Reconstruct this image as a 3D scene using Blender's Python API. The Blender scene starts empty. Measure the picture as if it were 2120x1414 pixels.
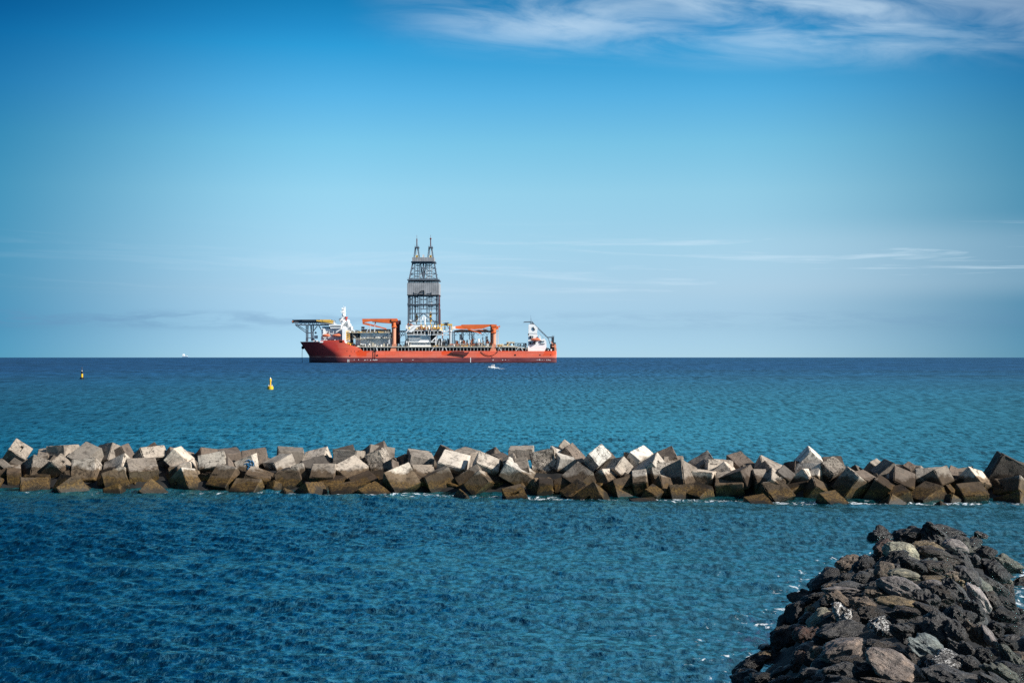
import bpy, bmesh, math, random
import numpy as np
from mathutils import Vector, Matrix, Quaternion, noise as mnoise

# ------------------------------------------------------------------ camera
F = 2944.0            # focal length in pixels of a 2120 px wide picture (50 mm)
H = 6.5               # eye height above the sea
HZ = 735.8            # picture row of the true horizontal
RE = 6.371e6          # the sea is curved like the earth
scene = bpy.context.scene
COL = scene.collection
cam_d = bpy.data.cameras.new("camera")
cam = bpy.data.objects.new("camera", cam_d)
COL.objects.link(cam)
cam.location = (0, 0, H)
cam.rotation_euler = (math.radians(90), 0, 0)
cam_d.sensor_width = 36.0
cam_d.lens = 36.0 * F / 2120.0
cam_d.shift_y = (HZ - 707.0) / 2120.0
cam_d.clip_start = 0.5
cam_d.clip_end = 60000
scene.camera = cam

# ------------------------------------------------------------------ light
SUN = Vector((0.80, -0.36, 0.50)).normalized()
SUN_EL = math.asin(SUN.z)
SUN_AZ = math.atan2(SUN.x, SUN.y)
sun_d = bpy.data.lights.new("sun", "SUN")
sun_d.energy = 5.0
sun_d.angle = math.radians(0.53)
sun_d.color = (1.0, 0.95, 0.88)
sun = bpy.data.objects.new("sun", sun_d)
COL.objects.link(sun)
sun.rotation_euler = (-SUN).to_track_quat('-Z', 'Y').to_euler()

vs = scene.view_settings
vs.view_transform = 'Standard'
vs.look = 'None'
vs.exposure = 0.6
vs.gamma = 1.0
vs.use_curve_mapping = False
scene.cycles.use_denoising = False
scene.cycles.max_bounces = 6
scene.cycles.glossy_bounces = 3
scene.cycles.diffuse_bounces = 3


class NT:
    """small helper for node trees"""
    def __init__(self, tree):
        self.t = tree
        self.n = tree.nodes
        self.l = tree.links

    def node(self, typ, **kw):
        nd = self.n.new(typ)
        for k, v in kw.items():
            setattr(nd, k, v)
        return nd

    def put(self, sock, v):
        if isinstance(v, bpy.types.NodeSocket):
            self.l.new(v, sock)
        elif v is not None:
            if hasattr(sock.default_value, '__len__') and len(sock.default_value) == 4 and len(v) == 3:
                v = (*v, 1)
            sock.default_value = v

    def math(self, op, a, b=None, c=None, clamp=False):
        nd = self.node('ShaderNodeMath', operation=op)
        nd.use_clamp = clamp
        for i, v in enumerate((a, b, c)):
            self.put(nd.inputs[i], v)
        return nd.outputs[0]

    def vmath(self, op, a, b=None):
        nd = self.node('ShaderNodeVectorMath', operation=op)
        self.put(nd.inputs[0], a)
        if b is not None:
            self.put(nd.inputs[1], b)
        return nd.outputs[0]

    def noise(self, vec, scale, detail=4, rough=0.55, dist=0.0, dim='3D'):
        nd = self.node('ShaderNodeTexNoise', noise_dimensions=dim)
        self.put(nd.inputs['Vector'], vec)
        nd.inputs['Scale'].default_value = scale
        nd.inputs['Detail'].default_value = detail
        nd.inputs['Roughness'].default_value = rough
        nd.inputs['Distortion'].default_value = dist
        return nd.outputs['Fac']

    def ramp(self, fac, stops, interp='LINEAR'):
        nd = self.node('ShaderNodeValToRGB')
        cr = nd.color_ramp
        cr.interpolation = interp
        while len(cr.elements) > 1:
            cr.elements.remove(cr.elements[-1])
        for i, (p, c) in enumerate(stops):
            e = cr.elements[0] if i == 0 else cr.elements.new(p)
            e.position = p
            e.color = (c, c, c, 1) if isinstance(c, (int, float)) else (*c[:3], 1)
        self.put(nd.inputs[0], fac)
        return nd.outputs[0]

    def mix(self, fac, a, b, blend='MIX'):
        nd = self.node('ShaderNodeMix', data_type='RGBA', blend_type=blend)
        self.put(nd.inputs[0], fac)
        self.put(nd.inputs[6], a)
        self.put(nd.inputs[7], b)
        return nd.outputs[2]

    def scale(self, vec, s):
        nd = self.node('ShaderNodeMapping')
        self.put(nd.inputs['Vector'], vec)
        nd.inputs['Scale'].default_value = s
        return nd.outputs[0]

    def sep(self, vec):
        nd = self.node('ShaderNodeSeparateXYZ')
        self.put(nd.inputs[0], vec)
        return nd.outputs

    def comb(self, x, y, z):
        nd = self.node('ShaderNodeCombineXYZ')
        for i, v in enumerate((x, y, z)):
            self.put(nd.inputs[i], v)
        return nd.outputs[0]

    def smooth(self, v, a, b, o0=0.0, o1=1.0):
        nd = self.node('ShaderNodeMapRange', interpolation_type='SMOOTHSTEP')
        self.put(nd.inputs[0], v)
        nd.inputs[1].default_value = a
        nd.inputs[2].default_value = b
        nd.inputs[3].default_value = o0
        nd.inputs[4].default_value = o1
        return nd.outputs[0]


# ------------------------------------------------------------------ sky
world = bpy.data.worlds.new("World")
scene.world = world
world.use_nodes = True
w = NT(world.node_tree)
w.n.clear()
tc = w.node('ShaderNodeTexCoord')
dirv = tc.outputs['Generated']
X, Y, Z = w.sep(dirv)
el = w.math('MULTIPLY', w.math('ARCSINE', Z), 57.2958)          # elevation, degrees
az = w.math('MULTIPLY', w.math('ARCTAN2', X, Y), 57.2958)       # azimuth, degrees
# a Nishita sky whose gradient is a little steeper than nature's
sky = w.node('ShaderNodeTexSky', sky_type='NISHITA')
sky.sun_disc = False
sky.sun_elevation = SUN_EL
sky.sun_rotation = SUN_AZ
sky.air_density = 1.0
sky.dust_density = 0.3
sky.ozone_density = 3.0
zz = w.math('ADD', w.math('MULTIPLY', w.math('MAXIMUM', Z, 0.0), 1.6), 0.035)
w.put(sky.inputs[0], w.vmath('NORMALIZE', w.comb(X, Y, zz)))
skyc = sky.outputs[0]
tint = w.ramp(w.math('DIVIDE', el, 30.0), [
    (0.0018, (0.391, 0.540, 0.791)), (0.0362, (0.415, 0.520, 0.674)), (0.088, (0.603, 0.634, 0.666)), (0.1526, (0.718, 0.799, 0.732)), (0.2169, (0.740, 0.940, 0.809)), (0.2807, (0.570, 0.971, 0.865)), (0.3438, (0.327, 0.887, 0.921)), (0.4062, (0.108, 0.740, 0.872)), (0.4309, (0.070, 0.625, 0.791)), (0.4647, (0.038, 0.519, 0.681)), (0.65, (0.030, 0.500, 0.640)), (1.0, (0.060, 0.460, 0.600))])
skyc = w.mix(1.0, skyc, tint, 'MULTIPLY')
# sky colour darkened towards both sides of the view, imitating lens falloff
lens_falloff = w.math('SUBTRACT', 1.0, w.smooth(w.math('ABSOLUTE', w.math('SUBTRACT', az, 1.0)), 7.0, 24.0))
skyc = w.mix(1.0, skyc, w.ramp(lens_falloff, [(0.0, (0.11, 0.405, 0.535)), (1.0, (1.16, 1.15, 1.13))]), 'MULTIPLY')
p = w.comb(az, el, 0.0)
# cirrus, top right
ax = w.comb(w.math('ADD', w.math('MULTIPLY', az, 0.22), w.math('MULTIPLY', el, 0.30)), w.math('MULTIPLY', el, 0.95), 2.3)
c1 = w.noise(ax, 0.85, 9, 0.58, 0.6)
c1b = w.noise(w.scale(p, (0.12, 0.30, 1)), 1.0, 3, 0.5, 0.3)
m1 = w.math('MULTIPLY', w.smooth(c1, 0.27, 0.70), w.smooth(w.math('ADD', el, w.math('MULTIPLY', az, 0.055)), 11.4, 13.4))
m1 = w.math('MULTIPLY', m1, w.smooth(az, -7.0, 2.0))
m1 = w.math('MULTIPLY', m1, w.smooth(c1b, 0.30, 0.60, 0.5, 1.0))
m1 = w.math('MULTIPLY', m1, 0.68)
# long thin streaks, middle right
c2 = w.noise(w.comb(w.math('MULTIPLY', az, 0.10), w.math('ADD', w.math('MULTIPLY', el, 2.1), w.math('MULTIPLY', az, 0.03)), 7.7), 1.0, 6, 0.6, 0.5)
band2 = w.math('MULTIPLY', w.smooth(el, 1.9, 2.9), w.math('SUBTRACT', 1.0, w.smooth(el, 4.2, 5.6)))
m2 = w.math('MULTIPLY', w.math('MULTIPLY', w.smooth(c2, 0.50, 0.74), band2), w.smooth(az, -20.0, 18.0, 0.06, 0.62))
m2b = w.math('MULTIPLY', w.math('MULTIPLY', band2, w.smooth(az, 2.0, 15.0)), 0.16)
# low streaks just above the horizon, slightly darker than the sky
c3 = w.noise(w.comb(w.math('MULTIPLY', az, 0.45), w.math('MULTIPLY', el, 2.6), 3.1), 1.0, 5, 0.6, 0.3)
band3 = w.math('MULTIPLY', w.smooth(el, 0.9, 1.35), w.math('SUBTRACT', 1.0, w.smooth(el, 1.5, 1.9)))
m3 = w.math('MULTIPLY', w.math('MULTIPLY', w.smooth(c3, 0.36, 0.64), band3), w.smooth(az, -14.0, -2.0, 0.42, 0.16))
cloud = w.math('MAXIMUM', m1, m2)
cloud = w.math('MAXIMUM', cloud, m2b)
skyc = w.mix(cloud, skyc, (3.7, 4.6, 5.3))
skyc = w.mix(m3, skyc, (0.75, 1.5, 2.6))
bg = w.node('ShaderNodeBackground')
w.put(bg.inputs[0], skyc)
bg.inputs[1].default_value = 0.122
wo = w.node('ShaderNodeOutputWorld')
w.l.new(bg.outputs[0], wo.inputs[0])


# ------------------------------------------------------------------ helpers
def tag(o, label=None, cat=None, group=None, kind=None):
    if label: o['label'] = label
    if cat: o['category'] = cat
    if group: o['group'] = group
    if kind: o['kind'] = kind
    return o


def empty(name, loc):
    o = bpy.data.objects.new(name, None)
    COL.objects.link(o)
    o.location = loc
    o.empty_display_size = 1
    return o


def sea_z(x, y):
    return -(x * x + y * y) / (2 * RE)


def W(px, py, D):
    """the point D metres out, measured in picture columns and rows"""
    return Vector(((px - 1060) / F * D, D, H - (py - HZ) / F * D))


class MB:
    """collects shapes; build() links them as one mesh object"""
    def __init__(self):
        self.v = []
        self.f = []
        self.sm = []

    def add(self, vs, fs, smooth=False):
        n = len(self.v)
        self.v += [tuple(q) for q in vs]
        self.f += [tuple(i + n for i in f) for f in fs]
        self.sm += [smooth] * len(fs)

    def hexa(self, c):
        # c: 8 corners, 0-3 bottom loop, 4-7 top loop
        self.add(c, [(3, 2, 1, 0), (4, 5, 6, 7), (0, 1, 5, 4), (1, 2, 6, 5), (2, 3, 7, 6), (3, 0, 4, 7)])

    def box(self, x0, x1, y0, y1, z0, z1):
        self.hexa([(x0, y0, z0), (x1, y0, z0), (x1, y1, z0), (x0, y1, z0), (x0, y0, z1), (x1, y0, z1), (x1, y1, z1), (x0, y1, z1)])

    def bar(self, a, b, t, t2=None):
        a, b = Vector(a), Vector(b)
        d = b - a
        if d.length < 1e-6: return
        d.normalize()
        up = Vector((0, 0, 1)) if abs(d.z) < 0.9 else Vector((0, 1, 0))
        s = d.cross(up).normalized() * t / 2
        u = s.cross(d).normalized() * (t2 or t) / 2
        self.hexa([a - s - u, a + s - u, a + s + u, a - s + u, b - s - u, b + s - u, b + s + u, b - s + u])

    def tube(self, pts, r, n=8, caps=True):
        pts = [Vector(q) for q in pts]
        if not isinstance(r, (list, tuple)): r = [r] * len(pts)
        vs, fs = [], []
        for i, q in enumerate(pts):
            d = (pts[min(i + 1, len(pts) - 1)] - pts[max(i - 1, 0)]).normalized()
            up = Vector((0, 0, 1)) if abs(d.z) < 0.9 else Vector((0, 1, 0))
            s = d.cross(up).normalized()
            u = s.cross(d).normalized()
            for k in range(n):
                a = 2 * math.pi * k / n
                vs.append(q + (s * math.cos(a) + u * math.sin(a)) * r[i])
        for i in range(len(pts) - 1):
            for k in range(n):
                k2 = (k + 1) % n
                fs.append((i * n + k, i * n + k2, (i + 1) * n + k2, (i + 1) * n + k))
        if caps:
            fs.append(tuple(range(n - 1, -1, -1)))
            fs.append(tuple((len(pts) - 1) * n + k for k in range(n)))
        self.add(vs, fs, True)

    def lathe(self, c, prof, n=16):
        # prof: list of (radius, z) from bottom to top
        vs, fs = [], []
        c = Vector(c)
        for r, z in prof:
            for k in range(n):
                a = 2 * math.pi * k / n
                vs.append(c + Vector((math.cos(a) * r, math.sin(a) * r, z)))
        for i in range(len(prof) - 1):
            for k in range(n):
                k2 = (k + 1) % n
                fs.append((i * n + k, i * n + k2, (i + 1) * n + k2, (i + 1) * n + k))
        fs.append(tuple(range(n - 1, -1, -1)))
        fs.append(tuple((len(prof) - 1) * n + k for k in range(n)))
        self.add(vs, fs, True)

    def ball(self, c, r, n=12):
        prof = []
        for i in range(n + 1):
            a = -math.pi / 2 + math.pi * i / n
            prof.append((max(1e-3, math.cos(a)) * r, math.sin(a) * r))
        self.lathe(c, prof, n + 4)

    def prism(self, poly, dvec):
        # poly: front outline (list of points), extruded by dvec
        n = len(poly)
        poly = [Vector(q) for q in poly]
        dvec = Vector(dvec)
        vs = poly + [q + dvec for q in poly]
        fs = [tuple(range(n)), tuple(range(2 * n - 1, n - 1, -1))]
        for i in range(n):
            j = (i + 1) % n
            fs.append((i + n, j + n, j, i))
        self.add(vs, fs)

    def build(self, name, mat, parent=None, origin=None):
        me = bpy.data.meshes.new(name)
        o0 = Vector(origin) if origin is not None else (ABS[parent.name] if parent is not None else Vector((0, 0, 0)))
        me.from_pydata([tuple(Vector(q) - o0) for q in self.v], [], self.f)
        me.polygons.foreach_set('use_smooth', self.sm)
        me.materials.append(mat)
        me.validate()
        bm = bmesh.new(); bm.from_mesh(me)
        bmesh.ops.recalc_face_normals(bm, faces=bm.faces)
        for e in bm.edges:
            if len(e.link_faces) == 2 and e.calc_face_angle(0) > 0.6: e.smooth = False
        bm.to_mesh(me); bm.free()
        o = bpy.data.objects.new(name, me)
        COL.objects.link(o)
        if parent is not None:
            o.parent = parent
            o.location = o0 - ABS[parent.name]
        else:
            o.location = o0
        ABS[o.name] = o0
        return o


ABS = {}


def root(name, loc, label, cat, group=None):
    o = empty(name, loc)
    ABS[o.name] = Vector(loc)
    return tag(o, label, cat, group)


def paint(name, col, rough=0.5, var=0.12, scale=0.3, rust=0.0, metal=0.0, spec=0.4):
    m = bpy.data.materials.new(name)
    m.use_nodes = True
    t = NT(m.node_tree)
    b = t.n['Principled BSDF']
    co = t.node('ShaderNodeTexCoord').outputs['Object']
    n = t.noise(co, scale, 6, 0.6)
    dark = tuple(c * (1 - var * 2) for c in col)
    lite = tuple(min(1, c * (1 + var)) for c in col)
    c = t.ramp(n, [(0.3, dark), (0.7, lite)])
    if rust > 0:
        rn = t.noise(t.scale(co, (1.0, 1.0, 0.35)), scale * 3, 5, 0.7)
        c = t.mix(t.smooth(rn, 0.68 - rust * 0.2, 0.80), c, (0.16, 0.06, 0.025))
    t.put(b.inputs['Base Color'], c)
    b.inputs['Roughness'].default_value = rough
    b.inputs['Metallic'].default_value = metal
    b.inputs['Specular IOR Level'].default_value = spec
    return m


# ------------------------------------------------------------------ water
BW_PX = [30, 530, 880, 1230, 1580, 1930, 2120]
BW_WL = [1017, 1021, 1024, 1033, 1040, 1042, 1043]


def bw_dist(px):
    return H * F / (np.interp(px, BW_PX, BW_WL) - HZ)


# water's edge of the boulder jetty: distance out, left x, right x, crest height
JY = np.array([15, 19, 24, 28.2, 31.7, 34.0, 36.5, 39.5, 42.0, 44.0, 45.6, 46.8])
JL = np.array([0.6, 2.0, 3.5, 4.6, 5.7, 6.2, 7.3, 8.3, 9.6, 10.4, 10.9, 12.4])
JR = np.array([9.4, 10.2, 10.9, 11.4, 11.9, 12.4, 13.0, 14.3, 15.1, 15.3, 14.9, 13.7])
JC = np.array([2.0, 2.0, 1.9, 1.75, 1.6, 1.5, 1.35, 1.2, 1.05, 0.95, 0.75, 0.0])


def jetty_h(x, y):
    l = np.interp(y, JY, JL); r = np.interp(y, JY, JR); c = np.interp(y, JY, JC)
    u = (x - (l + r) / 2) / ((r - l) / 2)
    return np.where(y > 46.8, -1.0, c * (1 - np.abs(u) ** 2.0) - 0.0)


def build_water():
    rng = np.random.default_rng(11)
    u = [1 / 14.0]
    while u[-1] > 1 / 12000.0:
        r = 1 / u[-1]
        step = 1.5 if r < 48 else (0.75 if r < 260 else 0.5)
        u.append(u[-1] - step / (H * F))
    r = 1 / np.array([q for q in u if q > 1 / 13000.0])
    r = np.concatenate([r, [13500, 17000]])
    ncol = 840
    th = np.radians(np.linspace(-27, 27, ncol))
    R, T = np.meshgrid(r, th, indexing='ij')
    x = R * np.sin(T); y = R * np.cos(T)
    z = np.zeros_like(x); dx = np.zeros_like(x); dy = np.zeros_like(x)
    dr = np.gradient(r)[:, None]
    N = 170
    lam = np.exp(rng.uniform(np.log(0.20), np.log(7), N))
    ang = rng.normal(math.radians(-99), math.radians(30), N)
    ph = rng.uniform(0, 2 * np.pi, N)
    # small patches of stronger and weaker ripples
    gust = np.zeros_like(x)
    for k in range(7):
        a = rng.uniform(0, 6.28); L = rng.uniform(6, 30)
        gust += np.sin((x * np.cos(a) + y * np.sin(a) * 0.7) / L * 6.28 + rng.uniform(0, 6.28))
    gust = np.clip(0.92 + 0.10 * gust, 0.62, 1.25)
    for l, a, p_ in zip(lam, ang, ph):
        k = 2 * np.pi / l
        sl = 0.052 if l < 0.6 else (0.028 if l < 1.6 else (0.018 if l < 3 else 0.009))
        amp = sl / k
        fade = np.clip((l / (dr * np.maximum(0.35, abs(np.sin(a)))) - 2.2) / 2.5, 0, 1)
        if fade.max() <= 0: continue
        rows = np.nonzero(fade[:, 0] > 0)[0][-1] + 1
        th_ = k * (x[:rows] * np.cos(a) + y[:rows] * np.sin(a)) + p_
        g = gust[:rows] if l < 4 else 1.0
        A = amp * fade[:rows] * g
        z[:rows] += A * np.sin(th_)
        c = A * np.cos(th_) * 0.7
        dx[:rows] += c * np.cos(a); dy[:rows] += c * np.sin(a)
    # gentle swell running far out, in world space
    z = z + sea_z(x, y)
    # foam strength near the concrete cubes and the boulders
    px = x / y * F + 1060
    Dw = bw_dist(px)
    t = Dw - y
    foam = np.exp(-((t - 0.1) / 1.1) ** 2) * 0.95 * (np.interp(px, [0, 500, 640, 2120], [0.55, 0.75, 0.95, 1.05]))
    foam = np.maximum(foam, np.exp(-np.clip(t, 0, 50) / 2.2) * 0.45 * (t > 0) * np.interp(px, [0, 600, 2120], [0.5, 0.9, 1.0]))
    l = np.interp(y, JY, JL); rr = np.interp(y, JY, JR)
    dl = l - x; drr = x - rr
    inr = (y < 47)
    f2 = np.where((dl > -0.8) & inr, np.exp(-np.clip(dl, 0, 99) / 2.3) * 0.86, 0)
    f3 = np.where((drr > -0.8) & inr, np.exp(-np.clip(drr, 0, 99) / 1.2) * 0.8, 0)
    f4 = np.exp(-(((x - 15.4) / 1.5) ** 2 + ((y - 42.5) / 2.6) ** 2)) * 0.8
    foam = np.maximum.reduce([foam, f2, f3, f4])
    far = (R < 400)
    foam = foam * far
    co = np.stack([x + dx, y + dy, z], -1).reshape(-1, 3)
    nr = len(r)
    idx = np.arange(nr * ncol).reshape(nr, ncol)
    q = np.stack([idx[:-1, :-1], idx[:-1, 1:], idx[1:, 1:], idx[1:, :-1]], -1).reshape(-1, 4)
    # the rest of the sea, coarse, all round
    r2 = np.array([0.0, 6, 14.0, 30, 60, 120, 260, 600, 1500, 3500, 7000, 12000, 17000])
    t2 = np.radians(np.linspace(27, 333, 80))
    R2, T2 = np.meshgrid(r2, t2, indexing='ij')
    c2 = np.stack([R2 * np.sin(T2), R2 * np.cos(T2), sea_z(R2 * np.sin(T2), R2 * np.cos(T2)) - 0.0], -1).reshape(-1, 3)
    i2 = np.arange(len(r2) * 80).reshape(len(r2), 80) + len(co)
    q2 = np.stack([i2[:-1, :-1], i2[:-1, 1:], i2[1:, 1:], i2[1:, :-1]], -1).reshape(-1, 4)
    t3 = np.radians(np.linspace(-27, 27, 12)); r3 = np.array([0, 6, 14.0])
    R3, T3 = np.meshgrid(r3, t3, indexing='ij')
    c3 = np.stack([R3 * np.sin(T3), R3 * np.cos(T3), 0 * R3], -1).reshape(-1, 3)
    i3 = np.arange(36).reshape(3, 12) + len(co) + len(c2)
    q3 = np.stack([i3[:-1, :-1], i3[:-1, 1:], i3[1:, 1:], i3[1:, :-1]], -1).reshape(-1, 4)
    V = np.concatenate([co, c2, c3]).astype(np.float32)
    Q = np.concatenate([q, q2, q3])[:, ::-1].astype(np.int32)
    me = bpy.data.meshes.new('sea')
    me.vertices.add(len(V)); me.vertices.foreach_set('co', V.ravel())
    me.loops.add(Q.size); me.loops.foreach_set('vertex_index', Q.ravel())
    me.polygons.add(len(Q))
    me.polygons.foreach_set('loop_start', np.arange(0, Q.size, 4, dtype=np.int32))
    me.polygons.foreach_set('use_smooth', np.ones(len(Q), dtype=bool))
    me.update(calc_edges=True)
    at = me.attributes.new('foam', 'FLOAT', 'POINT')
    fv = np.zeros(len(V), dtype=np.float32); fv[:foam.size] = foam.ravel()
    at.data.foreach_set('value', fv)
    o = bpy.data.objects.new('sea', me)
    COL.objects.link(o)
    tag(o, 'rippled deep blue and turquoise sea reaching the horizon', None, None, 'structure')
    m = bpy.data.materials.new('sea_water')
    me.materials.append(m)
    m.use_nodes = True
    t = NT(m.node_tree); t.n.clear()
    geo = t.node('ShaderNodeNewGeometry')
    P = geo.outputs['Position']
    Xp, Yp, Zp = t.sep(P)
    dist = t.math('SQRT', t.math('ADD', t.math('MULTIPLY', Xp, Xp), t.math('MULTIPLY', Yp, Yp)))
    ld = t.math('LOGARITHM', dist, 10.0)
    # ripples: octaves of wavelets, each wind-stretched, all fixed to the water
    hs = None
    for sx, sy, z_, lo, hi, a_ in ((6.0, 4.2, 1.0, 9.0, 9.5, 0.055), (2.6, 0.9, 5.0, 1.6, 1.9, 0.10),
                                   (1.5, 0.22, 9.0, 2.05, 2.4, 0.22), (0.7, 0.040, 13.0, 2.5, 2.8, 0.55)):
        v = t.comb(t.math('MULTIPLY', Xp, sx), t.math('MULTIPLY', Yp, sy), z_)
        n = t.math('MULTIPLY', t.noise(v, 1.0, 4, 0.6, 0.4), a_)
        if lo < 5: n = t.math('MULTIPLY', n, t.smooth(ld, lo, hi))
        hs = n if hs is None else t.math('ADD', hs, n)
    bmp = t.node('ShaderNodeBump')
    bmp.inputs['Strength'].default_value = 1.0
    bmp.inputs['Distance'].default_value = 1.0
    t.put(bmp.inputs['Height'], hs)
    nrm = bmp.outputs[0]
    # light and shade of wave faces too fine to model, painted in at every distance
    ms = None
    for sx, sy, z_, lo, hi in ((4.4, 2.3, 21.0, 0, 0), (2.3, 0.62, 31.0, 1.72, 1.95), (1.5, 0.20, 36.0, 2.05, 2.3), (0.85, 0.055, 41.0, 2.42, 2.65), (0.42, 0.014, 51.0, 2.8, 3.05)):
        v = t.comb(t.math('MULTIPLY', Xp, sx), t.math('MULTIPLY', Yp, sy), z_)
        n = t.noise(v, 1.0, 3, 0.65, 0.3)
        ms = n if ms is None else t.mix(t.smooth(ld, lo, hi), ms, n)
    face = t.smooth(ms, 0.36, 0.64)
    # body colour: sandy turquoise shallows outside the cubes, deeper elsewhere
    big = t.noise(t.comb(t.math('MULTIPLY', Xp, 0.02), t.math('MULTIPLY', Yp, 0.012), 0), 1.0, 3, 0.5)
    inner = (0.0003, 0.022, 0.028)
    outer = (0.005, 0.082, 0.110)
    deep = (0.0004, 0.030, 0.108)
    body = t.mix(t.smooth(Yp, 60, 70), inner, outer)
    body = t.mix(t.smooth(ld, 2.0, 2.9), body, deep)
    body = t.mix(1.0, body, t.ramp(big, [(0.35, 0.78), (0.65, 1.12)]), 'MULTIPLY')
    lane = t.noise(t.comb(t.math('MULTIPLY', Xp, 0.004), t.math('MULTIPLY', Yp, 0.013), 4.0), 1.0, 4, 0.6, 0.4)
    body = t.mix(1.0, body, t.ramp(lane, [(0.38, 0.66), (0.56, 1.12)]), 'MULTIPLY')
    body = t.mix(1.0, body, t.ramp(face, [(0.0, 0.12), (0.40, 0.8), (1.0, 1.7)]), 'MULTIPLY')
    # foam
    fa = t.node('ShaderNodeAttribute', attribute_name='foam').outputs['Fac']
    fn = t.noise(t.comb(t.math('MULTIPLY', Xp, 2.6), t.math('MULTIPLY', Yp, 1.7), 3.0), 1.0, 9, 0.72, 1.2)
    fm = t.math('ADD', fn, t.math('MULTIPLY', fa, 0.235))
    fm = t.math('MULTIPLY', t.smooth(fm, 0.72, 0.79), t.smooth(fa, 0.05, 0.3))
    # scattered whitecaps far out
    wn = t.noise(t.comb(t.math('MULTIPLY', Xp, 0.20), t.math('MULTIPLY', Yp, 0.05), 8.0), 1.0, 4, 0.75, 0.2)
    wc = t.math('MULTIPLY', t.smooth(wn, 0.775, 0.80), t.smooth(ld, 2.7, 3.0))
    fm = t.math('MAXIMUM', fm, t.math('MULTIPLY', wc, 0.6))
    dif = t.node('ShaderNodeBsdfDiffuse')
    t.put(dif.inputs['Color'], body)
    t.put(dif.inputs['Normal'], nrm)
    glo = t.node('ShaderNodeBsdfGlossy')
    t.put(glo.inputs['Color'], t.mix(t.smooth(ld, 2.2, 3.0), (0.36, 0.84, 0.90), (0.42, 0.84, 1.05)))
    t.put(glo.inputs['Roughness'], t.smooth(ld, 1.4, 3.0, 0.12, 0.42))
    t.put(glo.inputs['Normal'], nrm)
    fr = t.node('ShaderNodeFresnel'); fr.inputs['IOR'].default_value = 1.33
    t.put(fr.inputs['Normal'], nrm)
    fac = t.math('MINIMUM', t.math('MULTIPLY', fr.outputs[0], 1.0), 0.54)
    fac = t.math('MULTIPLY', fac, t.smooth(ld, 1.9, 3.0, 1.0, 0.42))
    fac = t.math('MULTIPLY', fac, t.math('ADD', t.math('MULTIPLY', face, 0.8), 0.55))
    mx = t.node('ShaderNodeMixShader')
    t.put(mx.inputs[0], fac); t.l.new(dif.outputs[0], mx.inputs[1]); t.l.new(glo.outputs[0], mx.inputs[2])
    wf = t.node('ShaderNodeBsdfDiffuse'); wf.inputs[0].default_value = (0.62, 0.68, 0.72, 1)
    mx2 = t.node('ShaderNodeMixShader')
    t.put(mx2.inputs[0], fm); t.l.new(mx.outputs[0], mx2.inputs[1]); t.l.new(wf.outputs[0], mx2.inputs[2])
    out = t.node('ShaderNodeOutputMaterial')
    t.l.new(mx2.outputs[0], out.inputs[0])


build_water()

# seabed under everything so that no ray meets nothing
mb = MB(); mb.box(-40, 40, 8, 90, -6.4, -6.0)
sb = mb.build('seabed', paint('dark_seabed', (0.02, 0.03, 0.035), 0.9))
tag(sb, 'dark seabed under the harbour water', None, None, 'structure')

# ------------------------------------------------------------------ concrete cubes of the breakwater
def tide_stain(t, base, P, obj_n, rocky=False):
    """growth and wetness left by the tide on whatever stands in the sea"""
    Zp = t.sep(P)[2]
    wob = t.math('MULTIPLY', t.math('SUBTRACT', t.noise(P, 1.1, 4, 0.65), 0.5), 0.95)
    zz = t.math('ADD', Zp, wob)
    return zz


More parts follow.
